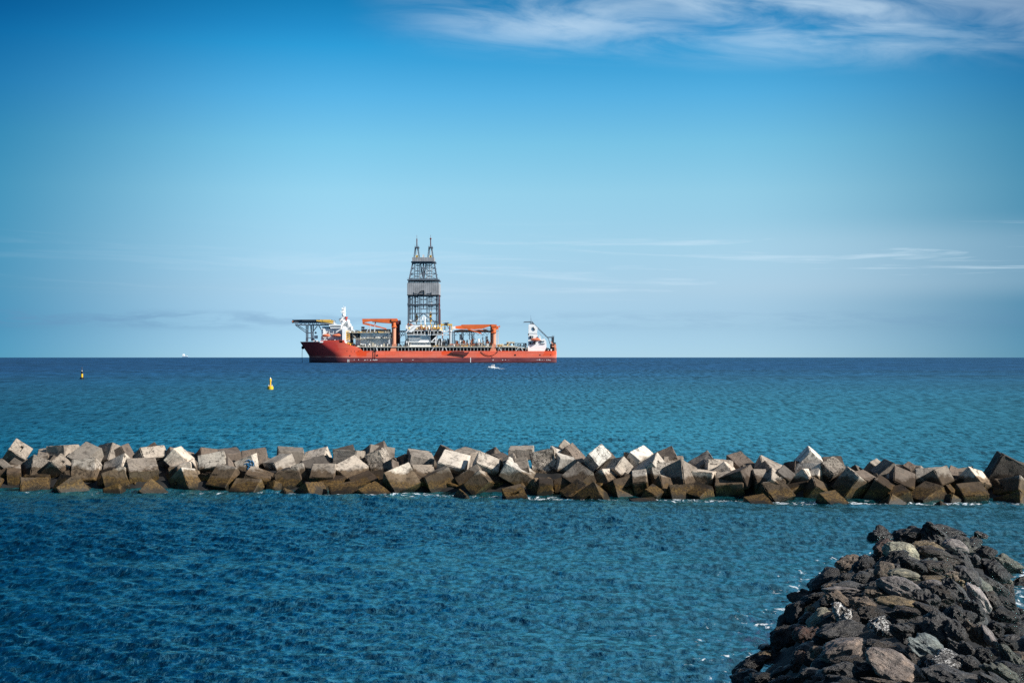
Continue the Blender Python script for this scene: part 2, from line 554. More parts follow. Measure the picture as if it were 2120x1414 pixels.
def concrete():
    m = bpy.data.materials.new('weathered_concrete')
    m.use_nodes = True
    t = NT(m.node_tree)
    b = t.n['Principled BSDF']
    oi = t.node('ShaderNodeObjectInfo')
    tone = oi.outputs['Color']
    rnd = oi.outputs['Random']
    P = t.node('ShaderNodeNewGeometry').outputs['Position']
    O = t.vmath('ADD', t.node('ShaderNodeTexCoord').outputs['Object'], t.comb(t.math('MULTIPLY', rnd, 40.0), t.math('MULTIPLY', rnd, 17.0), 0.0))
    n1 = t.noise(O, 1.1, 5, 0.6, 0.4)
    n2 = t.noise(O, 7.0, 6, 0.7)
    n3 = t.noise(t.scale(O, (2.2, 2.2, 0.5)), 1.6, 4, 0.65, 0.5)
    c = t.mix(1.0, tone, t.ramp(n1, [(0.28, (0.48, 0.45, 0.42)), (0.47, (0.95, 0.95, 0.95)), (0.75, (1.22, 1.20, 1.16))]), 'MULTIPLY')
    c = t.mix(1.0, c, t.ramp(n2, [(0.30, 0.62), (0.48, 1.0), (0.8, 1.08)]), 'MULTIPLY')
    c = t.mix(t.math('MULTIPLY', t.smooth(n3, 0.50, 0.66), 0.70), c, (0.085, 0.072, 0.060))
    seam = t.math('ABSOLUTE', t.math('SUBTRACT', t.noise(t.vmath('ADD', O, (9.0, 3.0, 5.0)), 0.9, 3, 0.6, 0.8), 0.5))
    c = t.mix(t.math('MULTIPLY', t.smooth(seam, 0.009, 0.003), t.math('MULTIPLY', t.math('GREATER_THAN', rnd, 0.45), 0.8)), c, (0.03, 0.026, 0.022))
    # roughly cast faces: pits and exposed stones
    al = oi.outputs['Alpha']
    rough_n = t.noise(O, 13.0, 4, 0.8)
    pit = t.math('MULTIPLY', t.smooth(rough_n, 0.50, 0.60), t.math('SUBTRACT', 1.0, al))
    c = t.mix(pit, c, (0.045, 0.038, 0.032))
    zz = tide_stain(t, c, P, n1)
    # brown tide stain, then ochre weed, then black wet foot
    brown = t.mix(1.0, c, (0.32, 0.265, 0.205), 'MULTIPLY')
    c = t.mix(t.smooth(zz, 1.02, 0.86), c, brown)
    wn = t.noise(O, 9.0, 5, 0.8)
    weed = t.mix(t.smooth(wn, 0.42, 0.62), (0.030, 0.016, 0.004), (0.135, 0.078, 0.018))
    weed = t.mix(t.smooth(wn, 0.70, 0.78), weed, (0.34, 0.28, 0.15))
    c = t.mix(t.math('MULTIPLY', t.smooth(zz, 0.62, 0.40), 0.82), c, weed)
    c = t.mix(t.smooth(zz, 0.30, 0.06), c, (0.016, 0.012, 0.007))
    t.put(b.inputs['Base Color'], c)
    t.put(b.inputs['Roughness'], t.smooth(zz, 0.0, 0.7, 0.55, 0.9))
    b.inputs['Specular IOR Level'].default_value = 0.25
    bmp = t.node('ShaderNodeBump')
    bmp.inputs['Strength'].default_value = 0.75
    bmp.inputs['Distance'].default_value = 0.03
    hh = t.math('ADD', n2, t.math('MULTIPLY', n1, 1.5))
    hh = t.math('ADD', hh, t.math('MULTIPLY', rough_n, t.math('MULTIPLY', t.math('SUBTRACT', 1.0, al), 3.0)))
    t.put(bmp.inputs['Height'], hh)
    t.put(b.inputs['Normal'], bmp.outputs[0])
    return m


CONC = concrete()
TONES = {'p': (0.52, 0.45, 0.375), 'm': (0.30, 0.255, 0.21), 'd': (0.105, 0.09, 0.078), 'w': (0.62, 0.57, 0.50), 'r': (0.16, 0.125, 0.10)}  # d: weathered dark cubes, and cubes standing in for shadowed faces


def cube_mesh(dims, seed, slot=None, rough=False):
    """a cast block with worn edges and, on some, the recess used to lift it"""
    rnd = random.Random(seed)
    N = 14
    bm = bmesh.new()
    hx, hy, hz = [d / 2 for d in dims]
    off = Vector((rnd.uniform(0, 90), rnd.uniform(0, 90), rnd.uniform(0, 90)))
    rr = 0.035 if not rough else 0.06
    cache = {}

    def pt(p, n_axis):
        # round the edges
        q = Vector(p)
        inn = Vector((max(-hx + rr, min(hx - rr, q.x)), max(-hy + rr, min(hy - rr, q.y)), max(-hz + rr, min(hz - rr, q.z))))
        d = q - inn
        if d.length > 1e-6:
            e = sum(1 for a in d if abs(a) > 1e-6)
            q = inn + d.normalized() * rr
            if e >= 2:
                ch = mnoise.noise((p + off) * 3.1) + 0.6 * mnoise.noise((p + off) * 8.0)
                chip = max(0.0, ch - 0.05) * (0.24 if not rough else 0.34)
                q -= d.normalized() * chip
            else:
                q -= d.normalized() * (mnoise.noise((p + off) * 1.7) * (0.022 if not rough else 0.06) + (abs(mnoise.noise((p + off) * 6)) * 0.05 if rough else 0))
        return q

    def grid_lines(h, extra=()):
        s = [-h, -h + rr * 0.5, -h + rr] + [-h + rr + (2 * h - 2 * rr) * i / N for i in range(1, N)] + [h - rr, h - rr * 0.5, h] + list(extra)
        s = sorted(s)
        o = [s[0]]
        for a in s[1:]:
            if a - o[-1] > 0.004: o.append(a)
        return o
    hs = (hx, hy, hz)
    for ax in range(3):
        for sg in (-1, 1):
            a1, a2 = (ax + 1) % 3, (ax + 2) % 3
            has = slot is not None and slot[0] == ax and slot[1] == sg
            e1 = e2 = ()
            if has:
                L = min(hs[a1], hs[a2]) * 0.42; Wd = 0.075
                if slot[2]: L, Wd = Wd, L
                e1 = (-L, L, -L + 0.006, L - 0.006); e2 = (-Wd, Wd, -Wd + 0.006, Wd - 0.006)
            g1, g2 = grid_lines(hs[a1], e1), grid_lines(hs[a2], e2)
            vv = []
            for u in g1:
                row = []
                for v in g2:
                    p = [0, 0, 0]; p[ax] = sg * hs[ax]; p[a1] = u; p[a2] = v
                    p = Vector(p)
                    q = pt(p, ax)
                    if has and abs(u) < L - 0.004 and abs(v) < Wd - 0.004:
                        q[ax] -= sg * 0.14
                    row.append(bm.verts.new(q))
                vv.append(row)
            for i in range(len(g1) - 1):
                for j in range(len(g2) - 1):
                    f = [vv[i][j], vv[i + 1][j], vv[i + 1][j + 1], vv[i][j + 1]]
                    if sg < 0: f.reverse()
                    bm.faces.new(f).smooth = True
    bmesh.ops.remove_doubles(bm, verts=bm.verts, dist=0.0008)
    for e in bm.edges:
        if len(e.link_faces) == 2 and e.calc_face_angle(0) > 0.55: e.smooth = False
    me = bpy.data.meshes.new('cube_armour')
    bm.to_mesh(me); bm.free()
    me.materials.append(CONC)
    return me


BLOCKS = """
A1 -25.456 73.195 1.439 0.4868 -0.6231 -0.6112 -0.035 0.798 0.954 1.026 -1 ms
A2 -25.396 71.315 0.457 0.3443 0.0915 -0.3869 0.8505 1.015 0.787 1.28 1 ms
A3 -24.738 70.671 0.537 0.5839 0.0784 -0.1216 0.7988 1.185 0.638 0.651 1 m
A4 -25.277 68.985 -0.134 0.0888 -0.2394 0.1545 -0.9544 0.56 0.983 1.28 1 m
A5 -23.85 71.388 0.522 0.4068 -0.8255 -0.197 0.338 1.273 1.248 1.237 -1 mx
A6 -24.011 73.231 0.915 0.2025 -0.9726 -0.0972 -0.0596 0.54 0.972 1.28 -1 mb
A7 -23.104 73.208 1.439 0.5636 -0.6151 -0.3974 0.3823 1.15 0.836 1.107 -1 m
A8 -21.537 71.943 1.217 0.2621 0.0668 -0.3032 0.9137 1.076 1.311 0.984 1 m
A9 -22.868 71.041 0.777 0.632 -0.144 0.4208 -0.6347 0.991 0.734 1.28 1 ms
A10 -21.158 70.969 0.517 0.014 0.072 0.5071 -0.8588 1.175 1.19 1.347 1 p
A11 -20.42 72.833 1.299 0.5008 -0.7384 -0.1883 0.4105 1.268 0.926 1.121 -1 m
A12 -20.172 72.779 1.266 0.0671 -0.8612 0.026 0.5031 0.805 0.995 1.28 -1 rb
A13 -19.667 71.191 0.775 0.3061 -0.8093 -0.1961 0.4614 0.89 0.922 1.263 -1 ps
A14 -18.251 73.079 1.151 0.381 -0.7915 0.4713 0.0789 1.003 0.753 1.28 -1 rb
A15 -18.367 72.188 1.384 0.8038 0.4596 0.1668 0.3388 1.344 0.629 0.909 1 p
A16 -23.255 69.209 -0.237 0.4184 -0.8869 -0.165 0.1058 1.325 1.098 1.28 -1 mx
A17 -21.283 68.496 -0.123 0.4382 -0.0083 0.59 -0.6781 1.197 1.141 1.28 1 m
A18 -21.388 69.178 0.034 0.3645 0.4243 0.2353 -0.7948 0.795 0.975 1.28 1 d
A19 -19.362 69.966 0.188 0.1417 0.0862 0.6069 -0.7773 1.1 1.215 1.174 1 p
A20 -18.36 70.603 0.66 0.5632 0.1248 -0.1057 0.8099 1.599 1.376 0.913 1 m
A21 -17.361 67.917 -0.343 0.304 -0.8907 0.0676 0.3311 1.052 1.049 1.28 -1 m
A22 -18.914 68.141 -0.283 0.3098 -0.6851 -0.4425 0.4887 1.285 0.73 0.789 -1 mf
B1 -17.081 72.538 0.818 0.3218 -0.8701 -0.2726 0.2551 1.397 1.184 1.28 -1 rb
B2 -16.76 71.606 1.271 0.6737 0.2653 0.2382 0.6474 1.276 0.926 0.775 1 p
B3 -16.438 70.973 0.841 0.6826 -0.0592 -0.1203 0.7183 1.321 1.086 0.557 1 p
B4 -15.695 72.957 1.106 0.4647 -0.839 -0.2032 0.1973 0.894 0.906 0.971 -1 rb
B5 -14.533 73.152 1.27 0.0471 -0.5603 -0.8231 -0.0797 1.263 1.01 0.638 -1 rb
B6 -12.975 72.068 0.931 0.0922 0.0408 0.3865 -0.9167 1.202 1.048 1.28 1 rb
B7 -14.882 70.896 1.007 0.3057 -0.5384 -0.6894 -0.376 0.758 1.273 1.213 -1 p
B8 -14.073 70.56 0.958 0.2632 -0.7884 -0.263 0.4899 0.648 0.696 0.376 -1 rk
B9 -13.185 71.406 0.988 0.424 -0.6028 -0.574 0.3569 1.232 0.848 0.924 -1 pg
B10 -11.335 72.646 1.356 0.632 0.0658 -0.0084 0.7721 1.2 1.25 0.728 1 mb
B11 -11.634 71.122 1.079 0.2195 -0.3613 -0.7473 0.5127 1.096 0.602 1.089 1 p
B12 -9.94 72.484 1.234 0.1423 0.0636 0.9612 0.2277 1.186 0.886 0.623 -1 pb
B13 -9.642 70.315 0.627 0.3293 -0.9144 -0.2282 -0.058 1.126 1.027 1.28 -1 d
B14 -9.156 69.391 0.392 0.3018 -0.9529 0.0256 -0.0135 1.121 1.006 1.28 -1 m
B15 -8.909 69.14 0.27 0.0192 0.4684 0.8726 0.1376 1.594 1.106 0.639 -1 r
B18 -15.936 69.757 0.185 0.38 -0.8076 -0.3725 0.2542 1.064 1.169 1.044 -1 p
B19 -14.109 69.573 0.431 0.2123 -0.0389 -0.4132 0.8847 1.132 1.236 0.628 1 m
B20 -12.68 67.911 0.123 0.1563 -0.0526 -0.3213 0.9325 1.319 0.919 0.503 1 pf
B21 -12.387 69.267 0.419 0.7053 0.2019 0.0143 0.6794 1.173 1.145 0.735 1 m
B22 -10.835 69.634 0.349 0.1252 0.1179 0.606 -0.7767 1.172 0.927 1.221 1 m
B23 -10.371 70.067 0.579 0.1166 0.0953 0.6095 -0.7783 0.572 0.956 1.199 1 m
B24 -9.655 67.793 -0.17 0.4232 -0.8011 -0.3606 0.2214 1.135 0.768 1.207 -1 mf
B25 -10.62 66.89 -0.169 0.3038 -0.8696 -0.2782 0.2721 0.554 0.528 0.576 -1 mkf
B26 -11.451 68.42 0.18 0.1635 -0.2121 -0.5187 0.8119 0.465 0.462 0.576 1 mk
B27 -7.929 67.625 -0.367 0.2279 -0.9655 -0.1094 -0.0621 1.267 0.984 1.28 -1 m
C1 -8.378 72.055 1.063 0.0496 0.1116 0.3229 -0.9385 1.034 1.003 1.28 1 db
C2 -8.21 71.657 1.37 0.5441 -0.5724 -0.4014 0.4639 1.267 0.678 1.178 -1 ms
C3 -6.89 72.891 1.242 0.5668 -0.797 -0.105 0.1803 1.288 0.907 1.357 -1 mb
C4 -6.675 72.364 1.549 0.1554 -0.8198 -0.1547 0.5291 0.597 1.006 0.633 -1 rb
C5 -6.647 71.278 1.161 0.4337 -0.6329 -0.5396 0.3467 1.231 1.131 0.824 -1 px
C6 -5.918 69.695 0.975 0.3764 -0.807 -0.2745 0.3629 0.533 0.61 0.576 -1 rk
C7 -7.896 69.606 0.87 0.3728 0.1435 -0.2774 0.8738 1.113 1.318 0.524 1 p
C8 -7.133 68.801 -0.001 0.4678 0.0855 -0.2261 0.8501 1.02 1.12 1.28 1 r
C9 -6.501 66.746 -0.425 0.4281 0.0165 0.2849 -0.8575 1.143 1.253 1.28 1 m
C11 -5.331 68.405 0.3 0.2594 0.0652 0.4647 -0.8441 1.303 1.208 1.28 1 p
C12 -5.159 71.539 0.911 0.2595 -0.3388 -0.4695 0.7729 0.931 0.711 1.28 1 rb
C13 -4.612 71.015 1.203 0.1293 -0.6228 -0.7715 -0.0126 1.351 1.16 0.79 -1 m
C14 -4.423 69.121 0.364 0.369 -0.9034 -0.1922 0.1035 1.083 1.039 1.28 -1 m
C15 -3.076 71.486 1.259 0.5766 -0.6995 0.4145 -0.0805 1.032 0.843 1.28 -1 rb
C16 -2.235 70.689 1.44 0.0231 -0.3919 -0.9129 -0.112 1.148 0.846 0.658 -1 m
C17 -2.87 69.695 1.103 0.747 0.2585 -0.1268 0.5992 1.148 1.29 0.809 1 p
C18 -1.279 68.924 1.082 0.67 0.326 -0.0409 0.6657 1.016 1.12 0.79 1 p
C19 -0.97 70.816 1.305 0.2398 -0.8541 -0.0852 0.4536 0.611 0.998 0.711 -1 rb
C20 -0.531 69.992 1.35 0.0069 -0.5731 -0.8157 -0.0786 1.146 0.613 0.475 -1 r
C23 -3.6 68.851 0.317 0.5711 -0.1302 -0.1473 0.797 1.362 1.259 1.157 1 m
C24 -1.858 68.769 0.422 0.1698 0.2291 0.615 -0.7352 1.251 1.055 1.221 1 m
C25 -1.537 67.42 0.41 0.3882 0.1841 -0.6251 0.6516 0.716 1.009 1.274 1 mf
C26 -1.987 65.53 -0.385 0.4321 -0.7046 0.5407 -0.1562 0.981 0.578 1.28 -1 mf
D1 0.463 71.469 1.604 0.7359 0.0205 -0.0442 0.6753 1.259 1.156 0.52 1 mb
D2 0.105 68.87 0.906 0.0041 -0.2159 -0.1877 0.9582 0.62 0.982 1.28 1 m
D3 0.49 68.483 0.768 0.0034 0.0907 0.2645 -0.9601 0.74 0.986 1.28 1 m
D4 0.255 68.064 0.836 0.7069 0.2511 0.1101 0.652 1.227 1.439 0.722 1 w
D5 1.668 69.594 1.209 0.0034 0.1366 0.6539 -0.7441 1.174 1.221 1.291 1 px
D5b 2.424 69.542 1.402 0.1543 -0.6045 -0.7814 -0.0145 1.766 0.8 0.687 -1 w
D6 2.846 70.485 1.744 0.7264 0.5405 -0.282 0.3174 0.451 0.962 1.209 1 pb
D7 2.723 69.857 1.289 0.1728 -0.8972 0.1473 0.3787 1.029 0.988 1.28 -1 rb
D8 4.108 68.599 1.551 0.7484 0.5576 -0.1287 0.3352 0.852 0.734 1.159 1 w
D8b 4.278 69.287 1.167 0.1832 -0.8957 0.1426 0.3792 0.597 0.987 1.28 -1 rb
D9 4.908 68.122 1.048 0.251 0.4324 0.815 0.2928 1.586 0.802 0.706 -1 p
D10 4.291 67.49 0.547 0.4154 -0.7618 -0.4241 0.2594 1.334 0.691 1.117 -1 p
D11 3.212 66.99 0.506 0.3994 -0.8092 0.4283 0.0474 1.05 1.058 1.28 -1 m
D12 2.715 67.036 0.316 0.3952 -0.6895 -0.3824 0.4714 1.156 0.661 1.198 -1 ms
D13 1.422 66.706 0.224 0.8281 0.3841 0.1881 0.3624 1.219 0.854 0.68 1 px
D14 1.464 66.326 0.031 0.0087 -0.0804 0.0903 -0.9926 0.658 1.044 1.28 1 d
D15 0.185 65.336 -0.297 0.1337 0.0982 0.3279 -0.93 0.921 1.02 1.28 1 msf
D16 3.082 65.507 -0.121 0.2795 -0.7685 0.5694 -0.0847 0.992 1.049 1.28 -1 m
D17 3.648 64.387 -0.265 0.049 0.3155 0.4148 -0.852 1.345 1.106 1.28 1 msf
D18 5.155 66.521 0.195 0.5948 -0.7716 -0.2156 0.0654 1.303 0.978 1.301 -1 ms
D19 6.021 66.244 0.351 0.0444 -0.0865 -0.2556 0.9619 0.651 0.985 1.28 1 p
D20 7.152 66.862 0.747 0.3507 -0.9313 -0.0845 0.0507 1.376 1.086 0.98 -1 px
D21 5.677 68.406 1.551 0.3499 -0.2222 -0.5958 0.6879 0.471 0.487 0.576 1 mxk
D22 6.093 68.521 1.527 0.8332 0.3421 0.0319 0.4333 1.137 0.642 0.785 1 w
D23 6.442 67.356 1.095 0.2297 -0.8652 0.0423 0.4438 0.647 1.161 1.295 -1 ps
D24 7.626 68.918 1.173 0.0105 0.2121 0.2692 -0.9394 0.954 0.992 1.28 1 rb
D25 7.781 68.369 0.828 0.293 -0.9557 -0.0222 -0.0166 0.92 0.993 1.28 -1 mb
D26 6.223 64.763 -0.176 0.1421 -0.9422 0.1842 0.2411 0.645 0.984 1.28 -1 d
D27 7.085 65.566 0.269 0.3424 -0.9062 -0.1314 0.2103 0.833 1.146 0.652 -1 m
D28 5.853 63.419 -0.216 0.15 -0.0054 0.1213 -0.9812 1.14 0.546 0.576 1 mkf
D29 7.684 65.164 -0.053 0.4848 -0.8685 -0.0965 0.0369 1.13 0.892 1.139 -1 mx
E2 9.313 68.062 0.979 0.0279 0.265 0.1811 -0.9467 1.061 0.984 1.28 1 mb
E3 7.814 66.352 0.65 0.4122 -0.8227 -0.1912 0.3417 1.147 1.293 1.28 -1 m
E4 9.727 67.657 1.233 0.6946 -0.7147 -0.0293 0.0768 1.188 0.615 1.278 -1 p
E5 10.072 67.022 0.99 0.1245 0.3354 0.5732 -0.7372 0.695 0.675 1.235 1 p
E6 10.989 68.215 1.254 0.1219 -0.5246 -0.8106 -0.2299 1.338 0.799 0.539 -1 rb
E8 8.91 66.638 0.738 0.1442 -0.106 -0.7023 0.689 1.202 0.72 1.237 1 p
E9 8.628 64.995 -0.161 0.399 -0.0292 -0.2571 0.8797 0.946 0.931 1.28 1 d
E10 10.095 65.634 0.389 0.7602 0.0819 -0.1845 0.6176 1.274 1.25 1.028 1 p
E11 10.413 65.528 0.758 0.4186 -0.1633 0.5606 -0.6955 0.98 0.836 1.28 1 r
E12 12.112 67.054 0.968 0.211 -0.952 -0.0037 0.2218 1.136 1.391 0.684 -1 mb
E13 11.878 65.769 0.757 0.3407 -0.674 0.6502 -0.0829 0.982 0.717 1.28 -1 r
E14 11.727 65.268 0.459 0.0285 0.0031 0.2754 -0.9609 1.277 1.012 1.28 1 m
E15 11.625 64.809 0.402 0.1777 -0.9304 0.0436 0.3175 0.687 1.337 1.464 -1 p
E16 11.846 64.165 0.054 0.237 0.0295 0.3906 -0.8891 1.099 1.135 1.28 1 mx
E17 12.261 65.421 0.623 0.1823 -0.9202 0.1787 0.2967 0.692 0.993 1.28 -1 d
E18 14.094 67.59 1.447 0.318 -0.6679 -0.6497 0.1749 1.174 0.801 0.986 -1 w
E19 13.757 67.749 1.008 0.3949 -0.4003 -0.4695 0.6808 0.964 0.593 1.28 1 rb
E20 13.983 66.275 0.814 0.2678 -0.1528 -0.3942 0.8658 1.184 0.744 1.21 1 ps
E21 13.566 66.002 0.657 0.3799 -0.7955 -0.4127 0.2294 1.255 0.729 1.001 -1 p
E22 14.709 66.124 0.976 0.281 -0.8573 0.3502 0.2519 0.792 0.972 1.28 -1 mx
E23 15.233 67.374 0.902 0.047 -0.0463 -0.1805 0.9814 0.875 0.987 1.28 1 rb
E24 13.807 64.836 0.254 0.6837 -0.1994 -0.4842 0.5083 0.797 0.939 0.752 1 m
E25 13.974 62.67 -0.302 0.2815 -0.0376 0.2862 -0.9151 0.968 0.953 1.28 1 mf
E26 15.564 64.68 0.475 0.5078 -0.6411 0.5595 -0.1344 1.02 1.164 1.28 -1 m
E27 10.82 62.599 -0.45 0.1431 0.038 0.1865 -0.9712 0.936 0.972 1.28 1 rf
F1 17.234 67.777 1.124 0.3058 -0.7997 -0.4965 0.143 1.206 0.514 0.6 -1 mb
F2 17.317 66.05 1.123 0.1984 0.6462 0.6862 0.2687 1.217 0.891 0.518 -1 m
F3 18.878 67.549 0.942 0.5634 -0.6347 -0.2909 0.4417 1.258 0.51 1.254 -1 mb
F4 18.684 67.041 1.103 0.3106 -0.8585 0.3836 0.1391 0.428 0.449 0.576 -1 rkb
F5 17.657 65.075 0.519 0.3605 -0.9117 0.0602 0.1877 1.008 0.997 1.28 -1 r
F6 17.301 65.751 0.467 0.3875 -0.7584 -0.5218 0.0488 0.988 0.641 1.28 -1 p
F7 16.532 64.284 0.242 0.1201 -0.9388 0.1908 0.2602 0.823 1.038 1.28 -1 r
F8 16.195 65.154 0.304 0.7071 -0.696 -0.0337 0.12 1.211 0.989 1.279 -1 p
F9 15.658 64.941 0.376 0.1221 0.0548 -0.1438 0.9805 0.595 1.008 1.28 1 p
F10 15.864 64.872 0.471 0.0951 -0.9149 0.3283 0.2147 0.815 0.994 1.28 -1 r
F11 17.386 63.626 -0.121 0.2176 -0.7191 0.6597 -0.0173 0.974 0.842 1.28 -1 r
F12 16.728 62.855 -0.298 0.4621 -0.8443 0.1207 0.2431 0.787 0.716 1.089 -1 mf
F13 19.271 65.455 0.771 0.6913 0.2552 -0.4188 0.5306 0.684 1.18 1.106 1 p
F14 19.336 65.148 0.752 0.2721 -0.7895 0.3321 0.4386 0.756 0.985 1.28 -1 m
F15 18.66 64.002 0.067 0.0831 0.5217 0.8162 0.2341 1.175 1.289 0.812 -1 m
F16 18.805 62.302 -0.255 0.3495 -0.8804 -0.1252 0.2951 0.57 0.433 0.499 -1 mkf
F17 20.379 66.16 0.526 0.1792 -0.9491 0.1555 0.2072 0.672 1.003 1.28 -1 rb
F18 21.23 65.251 0.66 0.2992 -0.8853 -0.2742 0.2271 1.1 0.964 0.836 -1 p
F19 20.569 63.726 -0.025 0.0359 0.0382 0.2432 -0.9686 1.1 1.008 1.28 1 m
F20 19.497 62.952 0.06 0.3981 -0.3161 -0.4083 0.7582 0.442 0.41 0.576 1 mkf
F21 23.15 66.743 1.004 0.6647 -0.3924 -0.328 0.5446 1.899 1.389 1.313 1 dxG
F22 22.708 64.786 0.412 0.4694 -0.7858 -0.0586 0.3984 0.732 0.792 1.264 -1 m
F23 22.283 63.305 -0.089 0.5601 -0.7835 -0.104 0.2481 0.758 0.631 1.457 -1 mf
F26 20.652 65.739 0.331 0.1363 -0.9787 0.1497 -0.0349 0.602 1.006 1.28 -1 db
"""
ORD = ['', 'first', 'second', 'third', 'fourth', 'fifth', 'sixth', 'seventh', 'eighth', 'ninth', 'tenth', 'eleventh', 'twelfth',
       'thirteenth', 'fourteenth', 'fifteenth', 'sixteenth', 'seventeenth', 'eighteenth', 'nineteenth', 'twentieth']


def ordinal(n):
    if n <= 20: return ORD[n]
    t, u = divmod(n, 10)
    tens = {2: 'twenty', 3: 'thirty', 4: 'forty', 5: 'fifty', 6: 'sixty', 7: 'seventy'}[t]
    if u == 0: return tens[:-1] + 'ieth'
    return tens + '-' + ORD[u]


BG = 'concrete cubes of the breakwater'
SPECIAL = {
    'B9': 'grey cube with blue graffiti on its front and a white right side',
    'F21': 'oversized dark rough block standing tall at the right end of the breakwater',
    'E18': 'tall pyramid-tilted cube with a bright right edge, highest peak right of centre',
    'A1': 'tall tilted cube with a lit slotted face, leftmost peak of the breakwater',
    'D4': 'long tilted cube with a bright white upper strip, left of the big rough-faced cube',
    'D5': 'large grey rough-faced cube with a thin white right edge, near the breakwater centre',
    'D18': 'square-on cube with a deep lifting slot above its ochre foot, at the waterline',
    'D8': 'bright white topped cube with a black left side, on the crest right of centre',
    'F18': 'roof-shaped cube with a black left side near the right end',
    'A5': 'pitted cube with a speckled face and dark blue left side near the left end',
    'C5': 'cracked black-faced cube with a white right strip on the crest',
    'D20': 'rough pebbly faced cube with a dark spike of shadow at its left side',
    'D13': 'cube with a pale pockmarked face tilted up, half in the water',
    'F8': 'salt-stained cube with a white-streaked front and black left side at the waterline',
    'E10': 'cube with a pale upper face above a black lower face at the waterline',
}
recs = []
for ln in BLOCKS.strip().splitlines():
    a = ln.split()
    recs.append(dict(id=a[0], c=[float(q) for q in a[1:4]], q=[float(q) for q in a[4:8]], d=[float(q) for q in a[8:11]], s=int(a[11]), fl=a[12]))


def row_of(r):
    z = r['c'][2]
    if 'b' in r['fl'] and z > 0.9: return 'in the rear crest row'
    if z > 1.25: return 'in the front crest row'
    if z > 0.72: return 'in the middle row'
    return 'along the waterline'


TW = {'p': 'pale grey', 'm': 'grey brown', 'd': 'near-black', 'w': 'bleached white', 'r': 'dull brown'}
rows = {}
for r in sorted(recs, key=lambda r: r['c'][0] / r['c'][1]):
    tone = next(c for c in r['fl'] if c in 'pmdwr')
    if tone == 'm' and 's' in r['fl']: tw = 'grey brown slotted'
    elif 'x' in r['fl']: tw = 'pitted grey'
    elif 'k' in r['fl']: tw = 'small ' + TW[tone]
    else: tw = TW[tone]
    r['tone'] = tone; r['tw'] = tw
    rows.setdefault((tw, row_of(r)), []).append(r)
for (tw, rw), lst in rows.items():
    for i, r in enumerate(lst):
        side = {'in the rear crest row': 'rear crest row', 'in the front crest row': 'front crest row', 'in the middle row': 'middle row', 'along the waterline': 'waterline row'}[rw]
        pos = 'only' if len(lst) == 1 else ordinal(i + 1)
        tail = '' if len(lst) == 1 else ', from the left end'
        r['label'] = f"{pos} {tw} concrete cube in the breakwater's {side}{tail}"
for i, r in enumerate(recs):
    rough = 'x' in r['fl']
    slot = None
    if 's' in r['fl']:
        slot = (2, r['s'], False)
    me = cube_mesh([q * 1.05 for q in r['d']], i + 3, slot, rough)
    o = bpy.data.objects.new('concrete_cube', me)
    COL.objects.link(o)
    o.location = r['c']
    o.rotation_mode = 'QUATERNION'
    o.rotation_quaternion = r['q']
    rr = random.Random(i)
    k = rr.uniform(0.72, 1.22)
    tcol = TONES[r['tone']]
    wv = rr.uniform(-0.03, 0.03)
    o.color = (tcol[0] * k * (1 + wv) * 0.88, tcol[1] * k * 0.88, tcol[2] * k * (1 - wv) * 0.88, 0.15 if rough else 1.0)
    tag(o, SPECIAL.get(r['id'], r['label']), 'breakwater block', BG)
    if r['id'] == 'B9':
        # sprayed scribble on the front face
        gm = paint('blue_spray_paint', (0.02, 0.16, 0.34), 0.6)
        g = MB()
        Rq = Quaternion(r['q']).to_matrix()
        C = Vector(r['c']); hd = [q / 2 * 1.05 for q in r['d']]
        # front face: the one turned most to the harbour
        best = min(((ax, sg) for ax in range(3) for sg in (-1, 1)), key=lambda k_: (Rq.col[k_[0]] * k_[1]).y)
        cands = sorted(((ax, sg) for ax in range(3) for sg in (-1, 1)), key=lambda k_: (Rq.col[k_[0]] * k_[1]).y)
        ax, sg = cands[0]
        nrm = Rq.col[ax] * sg
        fc = C + nrm * (hd[ax] + 0.006)
        a1 = Vector((1, 0, 0)) - nrm * nrm.x; a1.normalize()
        a2 = nrm.cross(a1)
        if a2.z < 0: a2 = -a2
        strokes = [[(-.05, .30), (.10, .36), (.22, .28), (.12, .18), (.24, .10)], [(.0, .12), (.16, .02), (.28, -.06), (.20, -.20), (.08, -.24)],
                   [(.26, .34), (.36, .20), (.30, .02), (.38, -.12), (.34, -.30)], [(-.12, .14), (.04, .20), (.10, .04), (.02, -.10)], [(.06, -.08), (.24, -.30), (.36, -.38)]]
        for s in strokes:
            pts = [fc + a1 * (x_ + 0.05) + a2 * y_ for x_, y_ in s]
            for p0_, p1_ in zip(pts[:-1], pts[1:]): g.bar(p0_, p1_, 0.07, 0.006) if False else g.tube([p0_, p1_], 0.028, 6)
        ABS[o.name] = C
        gro = g.build('graffiti', gm)
        gro.parent = o
        gro.matrix_parent_inverse = (Matrix.Translation(C) @ Rq.to_4x4()).inverted()

